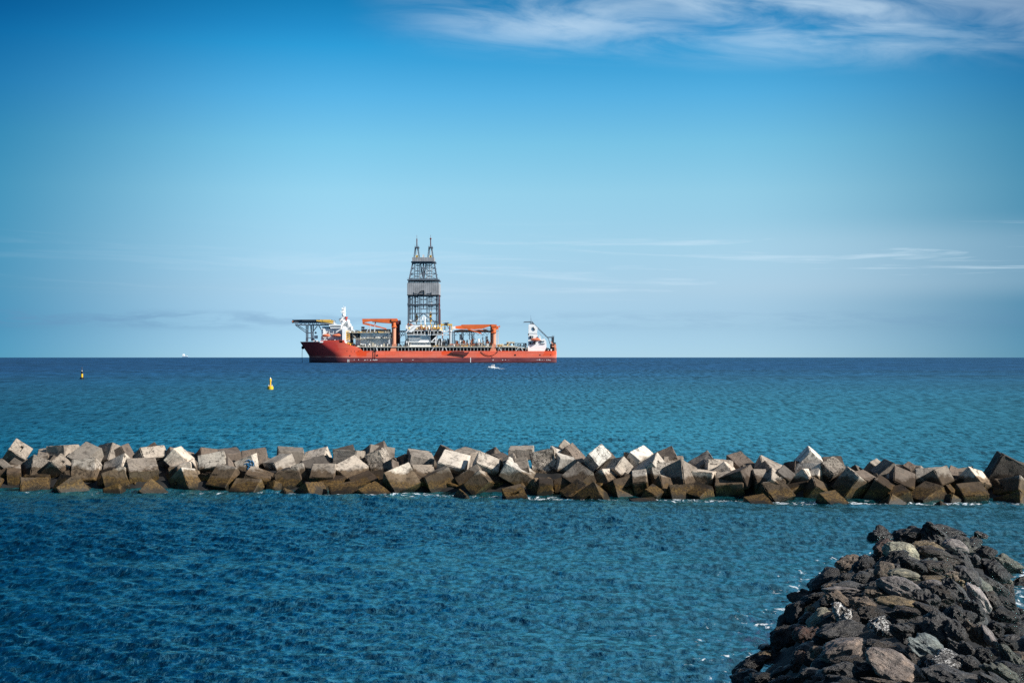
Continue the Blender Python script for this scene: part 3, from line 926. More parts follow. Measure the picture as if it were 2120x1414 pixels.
# added filler cubes, coloured dark for the shade in the gaps between the others
rg = random.Random(77)
deep = []
for i in range(62):
    pxx = -30 + 2190 * (i + rg.uniform(-.25, .25)) / 61
    Dw = float(bw_dist(pxx))
    dd = Dw + (2.9 if i % 2 else 5.0)
    deep.append(((pxx - 1060) / F * dd, dd, 0.05 if i % 2 else 0.45))
meshes = [cube_mesh((1.22, 1.18, 1.2), 900 + k, None, k == 1) for k in range(4)]
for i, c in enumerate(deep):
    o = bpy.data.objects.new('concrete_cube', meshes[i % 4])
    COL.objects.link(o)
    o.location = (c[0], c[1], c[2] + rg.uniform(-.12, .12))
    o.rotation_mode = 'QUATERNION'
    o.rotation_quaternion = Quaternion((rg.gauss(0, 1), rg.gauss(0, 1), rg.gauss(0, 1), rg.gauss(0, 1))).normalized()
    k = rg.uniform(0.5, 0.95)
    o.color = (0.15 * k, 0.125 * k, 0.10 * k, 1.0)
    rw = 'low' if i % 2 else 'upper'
    tag(o, f"{ordinal(i // 2 + 1)} dark {rw} filler cube in the gaps behind the front cubes, from the left end", 'breakwater block', BG)

# rubble core that the cubes lie on
def rubble_mat():
    m = bpy.data.materials.new('gap_shade_rubble'); m.use_nodes = True
    t = NT(m.node_tree); b = t.n['Principled BSDF']
    P = t.node('ShaderNodeNewGeometry').outputs['Position']
    t.put(b.inputs['Base Color'], t.ramp(t.noise(P, 2.0, 6, 0.7), [(0.3, (0.004, 0.004, 0.004)), (0.7, (0.016, 0.014, 0.012))]))  # near-black colour stands in for deep shade between the pieces
    b.inputs['Roughness'].default_value = 0.8
    return m


RUB = rubble_mat()
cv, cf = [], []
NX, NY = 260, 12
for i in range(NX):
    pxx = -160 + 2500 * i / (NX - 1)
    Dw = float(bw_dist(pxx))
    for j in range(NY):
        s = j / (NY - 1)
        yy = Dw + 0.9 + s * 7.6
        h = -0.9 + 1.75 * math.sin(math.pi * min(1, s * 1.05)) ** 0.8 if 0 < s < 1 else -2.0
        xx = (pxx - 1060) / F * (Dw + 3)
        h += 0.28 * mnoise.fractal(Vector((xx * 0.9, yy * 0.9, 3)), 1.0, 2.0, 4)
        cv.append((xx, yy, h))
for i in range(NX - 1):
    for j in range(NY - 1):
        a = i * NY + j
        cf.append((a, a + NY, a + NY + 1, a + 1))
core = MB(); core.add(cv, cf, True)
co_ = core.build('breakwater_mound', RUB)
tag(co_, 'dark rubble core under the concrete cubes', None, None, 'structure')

# ------------------------------------------------------------------ boulder jetty, lower right
def rock_mat():
    m = bpy.data.materials.new('basalt'); m.use_nodes = True
    t = NT(m.node_tree); b = t.n['Principled BSDF']
    oi = t.node('ShaderNodeObjectInfo')
    rnd = oi.outputs['Random']; al = oi.outputs['Alpha']
    P = t.node('ShaderNodeNewGeometry').outputs['Position']
    O = t.vmath('ADD', t.node('ShaderNodeTexCoord').outputs['Object'], t.comb(t.math('MULTIPLY', rnd, 50.0), t.math('MULTIPLY', rnd, 23.0), t.math('MULTIPLY', rnd, 7.0)))
    n1 = t.noise(O, 1.8, 5, 0.62, 0.6)
    n2 = t.noise(O, 5.0, 6, 0.66, 0.5)
    n3 = t.noise(t.scale(O, (1.0, 1.0, 4.0)), 2.2, 5, 0.7, 1.0)
    c = t.mix(1.0, oi.outputs['Color'], t.ramp(n1, [(0.30, (0.40, 0.40, 0.42)), (0.50, (1.05, 1.05, 1.05)), (0.70, (2.1, 1.95, 1.75))]), 'MULTIPLY')
    c = t.mix(1.0, c, t.ramp(n2, [(0.32, 0.50), (0.5, 1.0), (0.72, 1.45)]), 'MULTIPLY')
    # ochre iron staining
    c = t.mix(t.math('MULTIPLY', t.smooth(n3, 0.58, 0.72), 0.45), c, (0.10, 0.060, 0.028))
    # bird droppings on the ones that have them (alpha below one)
    dn = t.noise(t.scale(O, (2.4, 2.4, 0.8)), 1.5, 7, 0.75, 1.6)
    drop = t.math('MULTIPLY', t.math('GREATER_THAN', 0.7, al), 1.0)
    th = t.math('ADD', dn, t.math('MULTIPLY', t.math('SUBTRACT', 0.5, al), 0.25))
    c = t.mix(t.math('MULTIPLY', drop, t.smooth(th, 0.50, 0.56)), c, (0.72, 0.70, 0.67))
    Zp = t.sep(P)[2]
    zz = t.math('ADD', Zp, t.math('MULTIPLY', t.math('SUBTRACT', n1, 0.5), 0.5))
    wet = t.smooth(zz, 0.55, 0.15)
    c = t.mix(t.math('MULTIPLY', wet, 0.8), c, (0.012, 0.010, 0.008))
    t.put(b.inputs['Base Color'], c)
    hw = t.math('MULTIPLY', t.math('GREATER_THAN', al, 1.2), 1.0)
    wetall = t.math('MAXIMUM', wet, t.math('MULTIPLY', t.math('GREATER_THAN', al, 0.85), 0.0))
    t.put(b.inputs['Roughness'], t.smooth(wetall, 0, 1, 0.46, 0.34))
    b.inputs['Specular IOR Level'].default_value = 0.5
    bmp = t.node('ShaderNodeBump')
    bmp.inputs['Strength'].default_value = 1.0
    bmp.inputs['Distance'].default_value = 0.055
    t.put(bmp.inputs['Height'], t.math('ADD', n2, t.math('MULTIPLY', n3, 0.6)))
    t.put(b.inputs['Normal'], bmp.outputs[0])
    return m


ROCK = rock_mat()


def rock_mesh(seed, rounded=False):
    rnd = random.Random(seed)
    bm = bmesh.new()
    n = 26 if rounded else 15
    for i in range(n):
        v = Vector((rnd.gauss(0, 1), rnd.gauss(0, 1), rnd.gauss(0, 1))).normalized()
        v *= rnd.uniform(0.9, 1.05)
        bm.verts.new(v)
    bmesh.ops.convex_hull(bm, input=bm.verts)
    for v in [v for v in bm.verts if not v.link_faces]: bm.verts.remove(v)
    bmesh.ops.bevel(bm, geom=list(bm.edges), offset=0.05 if not rounded else 0.2, segments=2, profile=0.6, affect='EDGES', clamp_overlap=True)
    bmesh.ops.triangulate(bm, faces=bm.faces)
    for k in range(4):
        long = [e for e in bm.edges if e.calc_length() > 0.13]
        if not long: break
        bmesh.ops.subdivide_edges(bm, edges=long, cuts=1)
        bmesh.ops.triangulate(bm, faces=[f for f in bm.faces if len(f.verts) > 3])
    for _ in range(1 if not rounded else 4):
        bmesh.ops.smooth_vert(bm, verts=bm.verts, factor=0.5, use_axis_x=True, use_axis_y=True, use_axis_z=True)
    off = Vector((seed * 3.7, seed * 1.3, 0))
    bm.normal_update()
    mv = []
    for v in bm.verts:
        p = v.co + off
        d = 0.26 * (mnoise.noise(p * 1.1)) + 0.16 * (0.5 - abs(mnoise.noise(p * 2.3))) + 0.07 * mnoise.noise(p * 5.1) + 0.03 * mnoise.noise(p * 11)
        mv.append(v.co + v.normal * d * (0.7 if rounded else 1.4))
    for v, q in zip(bm.verts, mv): v.co = q
    # normalise to unit half-extents
    for ax in range(3):
        lo = min(v.co[ax] for v in bm.verts); hi = max(v.co[ax] for v in bm.verts)
        for v in bm.verts: v.co[ax] = (v.co[ax] - (lo + hi) / 2) / ((hi - lo) / 2)
    for f in bm.faces: f.smooth = True
    bm.normal_update()
    for e in bm.edges:
        if len(e.link_faces) == 2 and e.calc_face_angle(0) > 0.5: e.smooth = False
    me = bpy.data.meshes.new('rock')
    bm.to_mesh(me); bm.free()
    me.materials.append(ROCK)
    return me


RM = [rock_mesh(s) for s in range(22)]
RMR = [rock_mesh(100 + s, True) for s in range(6)]
RT = {'k': (0.016, 0.015, 0.015), 'g': (0.048, 0.046, 0.046), 'b': (0.036, 0.028, 0.022), 't': (0.13, 0.098, 0.072), 'o': (0.25, 0.235, 0.175),
      'p': (0.19, 0.165, 0.155), 's': (0.115, 0.135, 0.135), 'w': (0.10, 0.09, 0.08), 'r': (0.075, 0.040, 0.030), 'y': (0.17, 0.125, 0.070),
      'h': (0.022, 0.022, 0.022), 'v': (0.045, 0.043, 0.043), 'q': (0.27, 0.235, 0.225), 'a': (0.16, 0.128, 0.11), 'e': (0.085, 0.088, 0.072)}
RNAME = {'k': 'near-black', 'g': 'dark grey', 'b': 'dark brown', 't': 'tan brown', 'o': 'pale olive', 'p': 'pale grey', 's': 'blue grey',
         'w': 'white splashed', 'r': 'reddish brown', 'y': 'ochre', 'h': 'wet black', 'v': 'white streaked black', 'q': 'pinkish white',
         'a': 'pinkish tan', 'e': 'olive grey'}
ROCKS = """
2 150,200 300 260 0 k
2 200,320 280 180 -25 r
2 430,420 460 260 25 o large pale olive boulder just behind the tip of the rock pile
2 780,340 380 170 10 y olive tan boulder right of the pale olive one near the tip
2 560,180 420 230 -5 k
2 900,170 400 230 30 h wet black boulder glistening white at the seaward tip of the pile
2 1050,130 520 160 12 k long black slab forming the farthest edge of the rock pile
2 1180,310 330 150 20 p small rock crusted with white beside the tip's black slab
2 1240,250 220 150 0 g
2 1520,260 370 220 25 b
2 1600,420 250 180 10 k
2 1900,560 420 200 25 e grey green slab jutting into the water on the far right
2 1300,540 350 150 60 g
2 1440,520 300 160 45 g
2 950,470 560 240 10 b
2 960,620 480 230 10 b
2 380,480 300 200 -20 k
2 600,580 380 160 30 k
2 190,640 260 220 -5 t
2 470,690 420 120 10 o thin pale green slab lying under dark rocks near the tip
2 870,760 300 100 5 y
2 1140,740 250 160 10 t
2 1180,830 200 130 0 y small ochre rock in the middle of the crest
2 1340,740 350 250 35 g
2 1700,680 400 280 45 k
2 1680,880 500 180 35 h
2 430,900 620 300 25 p big smooth pale grey boulder in the middle of the crest
2 880,850 300 150 15 p
2 1000,1000 350 250 25 b
2 1200,960 480 230 45 g
2 1480,1010 430 170 55 q long pink white boulder sloping down the right flank
2 1700,1080 400 200 50 b
2 1880,1130 330 180 30 k
2 100,950 300 150 10 t
2 420,1090 560 160 8 y long ochre streaked slab across the middle of the pile
2 780,1050 350 250 35 g
2 60,860 160 130 0 g
2 1900,790 120 60 20 o tiny pale yellow stone at the right waterline
1 1780,540 360 170 -15 t brown topped slab above the left waterline near the tip
1 1980,590 280 240 -30 k
1 1450,770 420 260 -20 k
1 1330,850 200 180 0 k
1 1700,740 150 100 0 g
1 1500,860 180 70 -20 t
1 1950,740 230 150 0 g
1 1750,850 380 100 5 g
1 2020,870 220 100 0 g
1 1700,930 500 110 5 p
1 1250,1040 350 130 -30 k
1 1650,1050 400 200 30 t
1 1450,1100 300 150 -20 k
1 850,1110 350 90 -8 b low brown rock awash in foam off the left flank
1 1060,1140 250 90 0 k
3 1040,200 300 250 -40 k
3 900,300 250 160 -35 k
3 1250,190 150 150 0 y
3 1200,270 260 130 -20 g
3 1350,260 330 170 -35 o
3 1680,200 330 220 50 w pointed rock splashed bright white with bird droppings
3 1950,90 330 200 10 t
3 2050,230 300 220 0 b
3 1650,460 560 270 -8 g large rounded dark grey boulder below the white splashed rock
3 1080,410 250 110 -10 g
3 860,540 330 280 -10 k
3 1200,520 320 300 -30 r rough reddish brown rock left of the large rounded grey boulder
3 1420,560 250 130 0 k
3 1700,700 560 250 -15 a large pale tan boulder below the rounded grey one
3 1350,710 230 140 -20 t
3 1730,850 400 130 -10 b
3 1060,860 280 130 -60 r
3 580,800 260 120 -25 y
3 450,950 480 260 -30 k
3 850,1000 300 120 -30 g
3 1270,1030 340 150 10 g
3 1640,1000 380 260 -20 g
3 2000,1010 350 280 30 k
3 830,1140 300 130 -20 g
3 1300,1140 200 150 0 g
3 150,1110 200 130 0 k black rock nearest the lower left end of the pile
3 1100,760 200 150 0 k
3 620,1100 350 180 -20 k
3 1750,1150 300 120 0 k
3 1050,1150 260 150 0 k
4 200,400 420 250 25 v black boulder with a white streak of bird droppings across it
4 480,480 380 220 30 g
4 100,200 260 130 0 k
4 480,200 450 150 5 b
4 870,220 500 150 25 b
4 1000,430 520 330 35 g
4 650,430 330 200 20 k
4 800,700 560 300 35 s broad flat blue grey slab in the lower middle of the pile
4 1250,300 400 300 40 k
4 1180,470 330 250 45 g
4 1480,480 420 230 60 t
4 1650,540 350 130 60 q speckled pale boulder high on the right flank
4 1750,420 250 160 50 k
4 1580,790 240 200 10 h round wet black rock glittering on the right flank
4 1320,720 560 200 40 g
4 1950,850 500 180 55 e
4 1900,620 250 130 20 k
4 1850,230 350 200 20 k
4 1950,400 200 80 0 k
4 2000,790 150 100 0 k
4 250,750 500 280 20 b
4 350,950 760 360 25 a huge pinkish grey boulder at the bottom of the picture
4 1050,880 480 260 0 v
4 1350,880 300 200 20 g
4 1150,1090 700 230 5 g
4 1800,1000 500 200 20 e
4 1700,1120 500 160 30 g
4 250,1150 600 80 8 t
4 50,620 200 120 0 b
4 1450,150 350 200 40 g
"""
TX = {1: (1490, 1080), 2: (1800, 1080), 3: (1490, 1234), 4: (1800, 1234)}
rng = random.Random(5)


def hit_mound(px, py, lift=0.15):
    D = 16.0
    while D < 50:
        q = W(px, py, D)
        if q.z <= float(jetty_h(q.x, q.y)) + lift or q.z < -0.05: return q
        D += 0.06
    return q


rk = []
for ln in ROCKS.strip().splitlines():
    a = ln.split()
    ox, oy = TX[int(a[0])]
    cx, cy = [float(q) for q in a[1].split(',')]
    px, py = ox + cx / 6.625, oy + cy / 6.625
    wpx, hpx = float(a[2]) / 6.625, float(a[3]) / 6.625
    tilt = float(a[4]); tn = a[5]; lab = ' '.join(a[6:])
    q = hit_mound(px, py)
    s = q.y / F
    rk.append(dict(p=q, sx=wpx * s / 2 * 1.22, sz=hpx * s / 2 * 1.22, sy=(wpx + hpx) * s / 4 * 1.05, tilt=tilt, tn=tn, lab=lab, hero=True))
heroes = list(rk)
# the stones between and under those, and the stretch of jetty nearest the viewer
tries = 0
while len(rk) < 113 + 110 and tries < 9000:
    tries += 1
    y = rng.uniform(17.5, 45.0)
    l, r_ = float(np.interp(y, JY, JL)), float(np.interp(y, JY, JR))
    x = rng.uniform(l - 0.1, r_ + 0.2)
    h = float(jetty_h(x, y))
    ok = True
    h = float(jetty_h(x, y))
    near = HZ + (H - h) / y * F > 1425
    s = rng.uniform(0.45, 0.75) if near else rng.uniform(0.26, 0.5)
    q = Vector((x, y, max(h, -0.05) - (0.1 if near else 0.20)))
    for o_ in rk:
        dd = (o_['p'] - q); lim = (0.60 if near else 0.62) * ((o_['sx'] + o_['sz']) / 2 + s)
        if not near and o_['hero']: lim *= 0.85
        if dd.length < lim: ok = False; break
    if not ok: continue
    tn = rng.choices('kgbte', (38, 30, 20, 6, 6))[0]
    rk.append(dict(p=q, sx=s * rng.uniform(0.95, 1.35), sz=s * rng.uniform(0.6, 0.9), sy=s * rng.uniform(0.8, 1.1), tilt=rng.uniform(-40, 40), tn=tn, lab='', hero=False))


def zone(r):
    p = r['p']
    l, r_ = float(np.interp(p.y, JY, JL)), float(np.interp(p.y, JY, JR))
    u = (p.x - l) / (r_ - l)
    if u < 0.16: return "along the jetty's left waterline"
    if u < 0.40: return "on the jetty's left flank"
    if u < 0.62: return "on the jetty's crest"
    if u < 0.86: return "on the jetty's right flank"
    return "along the jetty's right waterline"


zg = {}
for r in sorted(rk, key=lambda r: -r['p'].y):
    if r['lab']: continue
    zg.setdefault((r['tn'], zone(r)), []).append(r)
for (tn, zn), lst in zg.items():
    for i, r in enumerate(lst):
        if len(lst) == 1: r['lab'] = f"only {RNAME[tn]} rock {zn}"
        else: r['lab'] = f"{ordinal(i + 1)} {RNAME[tn]} rock from the sea tip {zn}"
for i, r in enumerate(rk):
    rr = random.Random(i * 7 + 1)
    lst = RMR if r['tn'] in 'opqa' or rr.random() < 0.12 else RM
    o = bpy.data.objects.new('rock', rr.choice(lst))
    COL.objects.link(o)
    o.location = r['p'] - Vector((0, 0, 0.04))
    o.scale = (r['sx'], r['sy'], r['sz'])
    o.rotation_euler = (math.radians(rr.uniform(-14, 14)), math.radians(r['tilt']), math.radians(rr.uniform(-12, 12)))
    # look from a different side: flip the unit mesh
    fl = rr.choice([(1, 1), (-1, 1), (1, -1), (-1, -1)])
    if fl == (-1, -1): o.rotation_euler[2] += math.pi; o.rotation_euler[1] *= -1
    c = RT[r['tn']]; k = rr.uniform(0.62, 1.0)
    al = 0.42 if r['tn'] == 'w' else (0.60 if r['tn'] == 'v' else 1.0)
    o.color = (c[0] * k, c[1] * k, c[2] * k, al)
    tag(o, r['lab'], 'rock', 'boulders of the jetty')

jv, jf = [], []
NX, NY = 60, 130
for i in range(NX):
    for j in range(NY):
        y = 15 + 31.5 * j / (NY - 1)
        l, r_ = float(np.interp(y, JY, JL)), float(np.interp(y, JY, JR))
        x = l - 0.6 + (r_ - l + 1.2) * i / (NX - 1)
        h = float(jetty_h(np.float64(x), np.float64(y))) - 0.30 + 0.16 * mnoise.fractal(Vector((x * 1.3, y * 1.3, 9)), 1.0, 2.0, 4)
        if i in (0, NX - 1) or j in (0, NY - 1): h = -2.0
        jv.append((x, y, h))
for i in range(NX - 1):
    for j in range(NY - 1):
        a = i * NY + j
        jf.append((a, a + NY, a + NY + 1, a + 1))
jm = MB(); jm.add(jv, jf, True)
tag(jm.build('jetty_mound', RUB), 'dark rubble core under the boulders of the jetty', None, None, 'structure')

# ------------------------------------------------------------------ drill ship
D0 = 1282.0
SHIP_O = W(880, 751, D0 + 21)
SHIP_O.z = sea_z(SHIP_O.x, SHIP_O.y)
ship = root('drill_ship', SHIP_O, 'long red drill ship with a dark grey derrick amidships, anchored near the horizon', 'ship')
PX = D0 / F      # metres per picture column at the ship


class SB(MB):
    """shapes measured in picture columns / rows and metres of depth behind the near side"""
    def sbox(self, x0, x1, y0, y1, d0, d1):
        a = W(x0, y1, D0 + d0); b = W(x1, y0, D0 + d0)
        self.box(a.x, b.x, D0 + d0, D0 + d1, a.z, b.z)

    def sbar(self, xa, ya, da, xb, yb, db, t, t2=None):
        self.bar(W(xa, ya, D0 + da), W(xb, yb, D0 + db), t, t2)

    def scyl(self, x, y0, y1, d, r, n=14):
        self.tube([W(x, y1, D0 + d), W(x, y0, D0 + d)], r, n)

    def sball(self, x, y, d, r):
        self.ball(W(x, y, D0 + d), r, 10)

    def sprism(self, pts, d0, d1):
        self.prism([W(x, y, D0 + d0) for x, y in pts], (0, d1 - d0, 0))

    def rail(self, x0, x1, y, d, h=1.1, step=4.0):
        z = h / PX
        self.sbar(x0, y - z, d, x1, y - z, d, 0.09)
        self.sbar(x0, y - z * 0.5, d, x1, y - z * 0.5, d, 0.06)
        k = max(1, int((x1 - x0) / step))
        for i in range(k + 1):
            xx = x0 + (x1 - x0) * i / k
            self.sbar(xx, y, d, xx, y - z, d, 0.08)


def hull_mat():
    m = bpy.data.materials.new('hull_paint'); m.use_nodes = True
    t = NT(m.node_tree); b = t.n['Principled BSDF']
    O = t.node('ShaderNodeTexCoord').outputs['Object']
    x, y, z = t.sep(O)
    vor = t.node('ShaderNodeTexVoronoi', distance='CHEBYCHEV')
    t.put(vor.inputs['Vector'], t.comb(t.math('MULTIPLY', x, 0.075), 0.0, t.math('MULTIPLY', z, 0.16)))
    vor.inputs['Scale'].default_value = 1.0
    cr = t.sep(vor.outputs['Color'])[0]
    c = t.ramp(cr, [(0.0, (0.90, 0.14, 0.07)), (0.40, (0.86, 0.165, 0.095)), (0.62, (0.84, 0.18, 0.11)), (0.80, (0.90, 0.085, 0.018)), (1.0, (0.66, 0.10, 0.06))])
    n = t.noise(t.scale(O, (0.05, 0.05, 0.3)), 1.0, 6, 0.65)
    c = t.mix(1.0, c, t.ramp(n, [(0.3, 0.80), (0.7, 1.12)]), 'MULTIPLY')
    # deeper red stands in for the shade on the flared bow
    bow = t.smooth(x, -62.0, -85.0)
    c = t.mix(bow, c, (0.40, 0.035, 0.030))
    # plate seams and rust runs
    fx = t.math('FRACT', t.math('MULTIPLY', x, 1 / 11.5)); fz = t.math('FRACT', t.math('MULTIPLY', t.math('ADD', z, 0.6), 1 / 3.1))
    seam = t.math('MAXIMUM', t.math('LESS_THAN', fx, 0.022), t.math('LESS_THAN', fz, 0.05))
    c = t.mix(t.math('MULTIPLY', seam, 0.28), c, (0.22, 0.035, 0.02))
    rn = t.noise(t.scale(O, (0.9, 0.9, 0.06)), 1.0, 5, 0.7)
    c = t.mix(t.math('MULTIPLY', t.smooth(rn, 0.60, 0.74), 0.5), c, (0.30, 0.075, 0.035))
    # pale worn line above the boot top, then the maroon boot top
    wl = t.math('MULTIPLY', t.smooth(z, 4.7, 5.0), t.math('SUBTRACT', 1.0, t.smooth(z, 5.7, 6.4)))
    wn = t.noise(t.scale(O, (0.15, 0.15, 1.0)), 1.0, 5, 0.7)
    c = t.mix(t.math('MULTIPLY', wl, t.smooth(wn, 0.35, 0.6)), c, (0.62, 0.19, 0.13))
    bt = t.noise(t.scale(O, (0.12, 0.12, 0.9)), 1.0, 6, 0.75)
    boot = t.ramp(bt, [(0.30, (0.085, 0.020, 0.026)), (0.52, (0.16, 0.042, 0.050)), (0.68, (0.22, 0.085, 0.085)), (0.76, (0.33, 0.20, 0.19))])
    c = t.mix(t.smooth(z, 4.62, 4.50), c, boot)
    c = t.mix(t.smooth(z, 1.1, 0.4), c, (0.035, 0.008, 0.012))
    t.put(b.inputs['Base Color'], c)
    b.inputs['Roughness'].default_value = 0.55
    b.inputs['Specular IOR Level'].default_value = 0.3
    return m


M = {
    'hull': hull_mat(),
    'red': paint('hull_red', (0.50, 0.06, 0.035), 0.55),
    'white': paint('ship_white', (0.88, 0.88, 0.86), 0.5, 0.05),
    'grey': paint('module_grey', (0.55, 0.60, 0.64), 0.6, 0.10, 0.2, 0.4),
    'lgrey': paint('light_grey_steel', (0.62, 0.64, 0.65), 0.6, 0.08, 0.2, 0.3),
    'pgrey': paint('pillar_grey', (0.34, 0.36, 0.36), 0.6),
    'dark': paint('dark_steel', (0.032, 0.040, 0.052), 0.6, 0.2),
    'steel': paint('blue_grey_steel', (0.10, 0.125, 0.155), 0.5, 0.15),
    'orange': paint('crane_orange', (0.72, 0.145, 0.035), 0.5, 0.10, 0.15, 0.2),
    'salmon': paint('faded_crane_orange', (0.66, 0.27, 0.16), 0.6, 0.08, 0.15, 0.2),
    'boat': paint('lifeboat_orange', (0.72, 0.20, 0.10), 0.4, 0.08),
    'yellow': paint('safety_yellow', (0.78, 0.47, 0.08), 0.5, 0.1, 0.2, 0.2),
    'beige': paint('deck_beige', (0.58, 0.52, 0.41), 0.7, 0.1),
    'black': paint('ship_black', (0.012, 0.012, 0.014), 0.5),
    'clad': paint('derrick_cladding', (0.31, 0.315, 0.325), 0.6, 0.15, 0.15, 0.3),
    'maroon': paint('maroon_steel', (0.14, 0.025, 0.022), 0.6, 0.15),
    'glass': paint('dark_glass', (0.01, 0.012, 0.016), 0.15),
    'rusty': paint('rusty_brown', (0.30, 0.10, 0.05), 0.7, 0.2),
    'green': paint('green_machinery', (0.03, 0.10, 0.08), 0.6),
}


def part(mb, name, mat, parent=None, label=None):
    o = mb.build(name, M[mat] if isinstance(mat, str) else mat, parent or ship)
    if label: o['label'] = label
    return o


def build_hull():
    def prof(px):
        return float(np.interp(px, [621, 662, 712, 717, 738, 743, 750, 1060, 1152], [707.4, 707.4, 707.2, 713, 718.8, 721, 726.8, 726.8, 726.8]))

    def stem(py):
        return float(np.interp(py, [705, 707.4, 737, 760], [620.6, 621.2, 640, 640.2]))
    cols = list(np.concatenate([np.linspace(621.2, 760, 46), np.linspace(764, 1149, 60), [1151, 1152.3]]))
    NL = 14
    B = 21.0
    vs, fs = [], []
    for side in (-1, 1):
        base = len(vs)
        for i, X_ in enumerate(cols):
            top = prof(X_)
            for j in range(NL):
                f = j / (NL - 1)
                py = 757 + (top - 757) * f
                st = stem(py)
                x = st + (X_ - 621.2) * (760 - st) / (760 - 621.2) if X_ < 760 else X_
                L = 92 + (46 - 92) * f
                s = min(1.0, (x - st) / L)
                b = B * max(0.0, math.sin(math.pi / 2 * s)) ** (0.80 - 0.1 * f)
                if x > 1148: b *= 1 - 0.04 * (x - 1148) / 4
                d = B + side * b
                vs.append(Vector(((x - 1060) / F * (D0 + B * (1 - s)), D0 + d, H - (py - HZ) * PX)))
        n = len(cols)
        for i in range(n - 1):
            for j in range(NL - 1):
                a = base + i * NL + j
                fs.append((a, a + NL, a + NL + 1, a + 1))
    n = len(cols); off = n * NL
    for i in range(n - 1):   # deck and bottom
        a, b_ = i * NL + NL - 1, (i + 1) * NL + NL - 1
        fs.append((a, b_, b_ + off, a + off))
        a, b_ = i * NL, (i + 1) * NL
        fs.append((a, a + off, b_ + off, b_))
    for j in range(NL - 1):  # transom
        a = (n - 1) * NL + j
        fs.append((a, a + off, a + off + 1, a + 1))
    m = SB(); m.add(vs, fs, True)
    hull = part(m, 'hull', 'hull')
    m = SB()   # raised bulwark at the forecastle
    m.sprism([(662, 707.4), (664, 705), (712.5, 704.2), (713.5, 708)], 0.3, 1.2)
    part(m, 'bulwark', 'red', hull)
    m = SB(); m.sbox(702.5, 709, 705.2, 709.4, 0.0, 0.9)
    part(m, 'mooring_port', 'black', hull)
    m = SB(); m.sbox(662, 669, 706.6, 709.4, -0.1, 0.5)
    part(m, 'fairlead', 'white', hull)
    m = SB()
    for x, y, r in ((718.5, 726.8, .32), (727.5, 727.6, .32), (734, 727.2, .32), (742, 727.4, .32), (724.5, 736.4, .6), (781, 736, .85), (1066.5, 735, .85), (1118, 735, .6), (1140, 735, .4), (1018.5, 740.0, .5)):
        m.tube([W(x, y, D0 - 0.12), W(x, y, D0 + 1.2)], r, 10)
    part(m, 'overboard_outlets', 'black', hull)
    m = SB()   # draught marks and numerals along the boot top, as small strokes
    rr = random.Random(4)
    m.sbox(719.6, 720.4, 743.8, 749.6, -0.1, 0.1); m.sbox(722.2, 722.9, 743.8, 749.6, -0.1, 0.1); m.sbox(720.4, 722.2, 746.2, 746.9, -0.1, 0.1)
    m.sbox(973.6, 974.9, 740.5, 750.4, -0.1, 0.1)
    for x in (742, 733, 754.5, 757, 761, 766.5, 772, 775, 777.5, 780, 831, 854, 1020, 1040, 1046, 1053, 1110, 1113, 1116, 1119, 1122, 1126, 1131, 1134, 1136, 1138):
        m.sbox(x, x + rr.uniform(.5, 1.6), 744.2 + rr.uniform(-.5, .8), 745.6 + rr.uniform(-.2, 1.0), -0.1, 0.1)
    part(m, 'draught_marks', 'white', hull)
    m = SB()
    m.sball(627.2, 719.5, 20.5, 1.5)
    m.sbar(626.0, 716.5, 20.5, 628.6, 722.5, 20.5, 1.1)
    m.sbar(624.8, 720.8, 20.5, 629.2, 721.4, 20.5, 0.9)
    anc = part(m, 'anchor', 'black')
    m = SB()
    pts = [W(625.9 - 0.5 * math.sin(i / 14 * 3.1), 722 + i * 2.15, D0 + 20.5) for i in range(15)]
    for a, b_ in zip(pts[:-1], pts[1:]): m.bar(a, b_, 0.34)
    part(m, 'anchor_chain', 'dark', anc)


build_hull()

# --- fore helideck
m = SB()
oct_ = [(605.6, 666.4), (611, 663.2), (683, 663.0), (689, 664.8), (683, 666.6), (611, 666.8)]
a0, a1 = W(606, 665, D0 + 21), W(689, 665, D0 + 21)
cx_, r_ = (a0.x + a1.x) / 2, (a1.x - a0.x) / 2
prof8 = []
ring = []
for k in range(8):
    a = math.pi / 8 + k * math.pi / 4
    ring.append((cx_ + math.cos(a) * r_ * 1.05, D0 + 21 + math.sin(a) * r_ * 0.9))
zt, zb = W(640, 662.6, D0 + 20).z, W(640, 665.6, D0 + 20).z
m.add([(x, y, zb) for x, y in ring] + [(x, y, zt) for x, y in ring], [tuple(range(7, -1, -1)), tuple(range(8, 16))] + [(k, (k + 1) % 8, (k + 1) % 8 + 8, k + 8) for k in range(8)])
heli = part(m, 'helideck', 'dark', None, 'octagonal helicopter deck raised on legs above the bow')
m = SB()
for dd in (8, 21, 34):
    for i in range(9):
        x0 = 612 + i * 8.6; x1 = x0 + 8.6
        m.sbar(x0, 666, dd, x0 + 1, 673, dd, 0.5); m.sbar(x0 + 1, 673, dd, x1, 666, dd, 0.4)
    m.sbar(611, 673, dd, 689, 673, dd, 1.0); m.sbar(609, 667.6, dd, 690, 667.6, dd, 1.3)
for x0 in (613, 625, 640, 655, 670, 685):
    m.sbar(x0, 671, 8, x0, 671, 34, 0.5)
part(m, 'deck_truss', 'steel', heli)
m = SB()
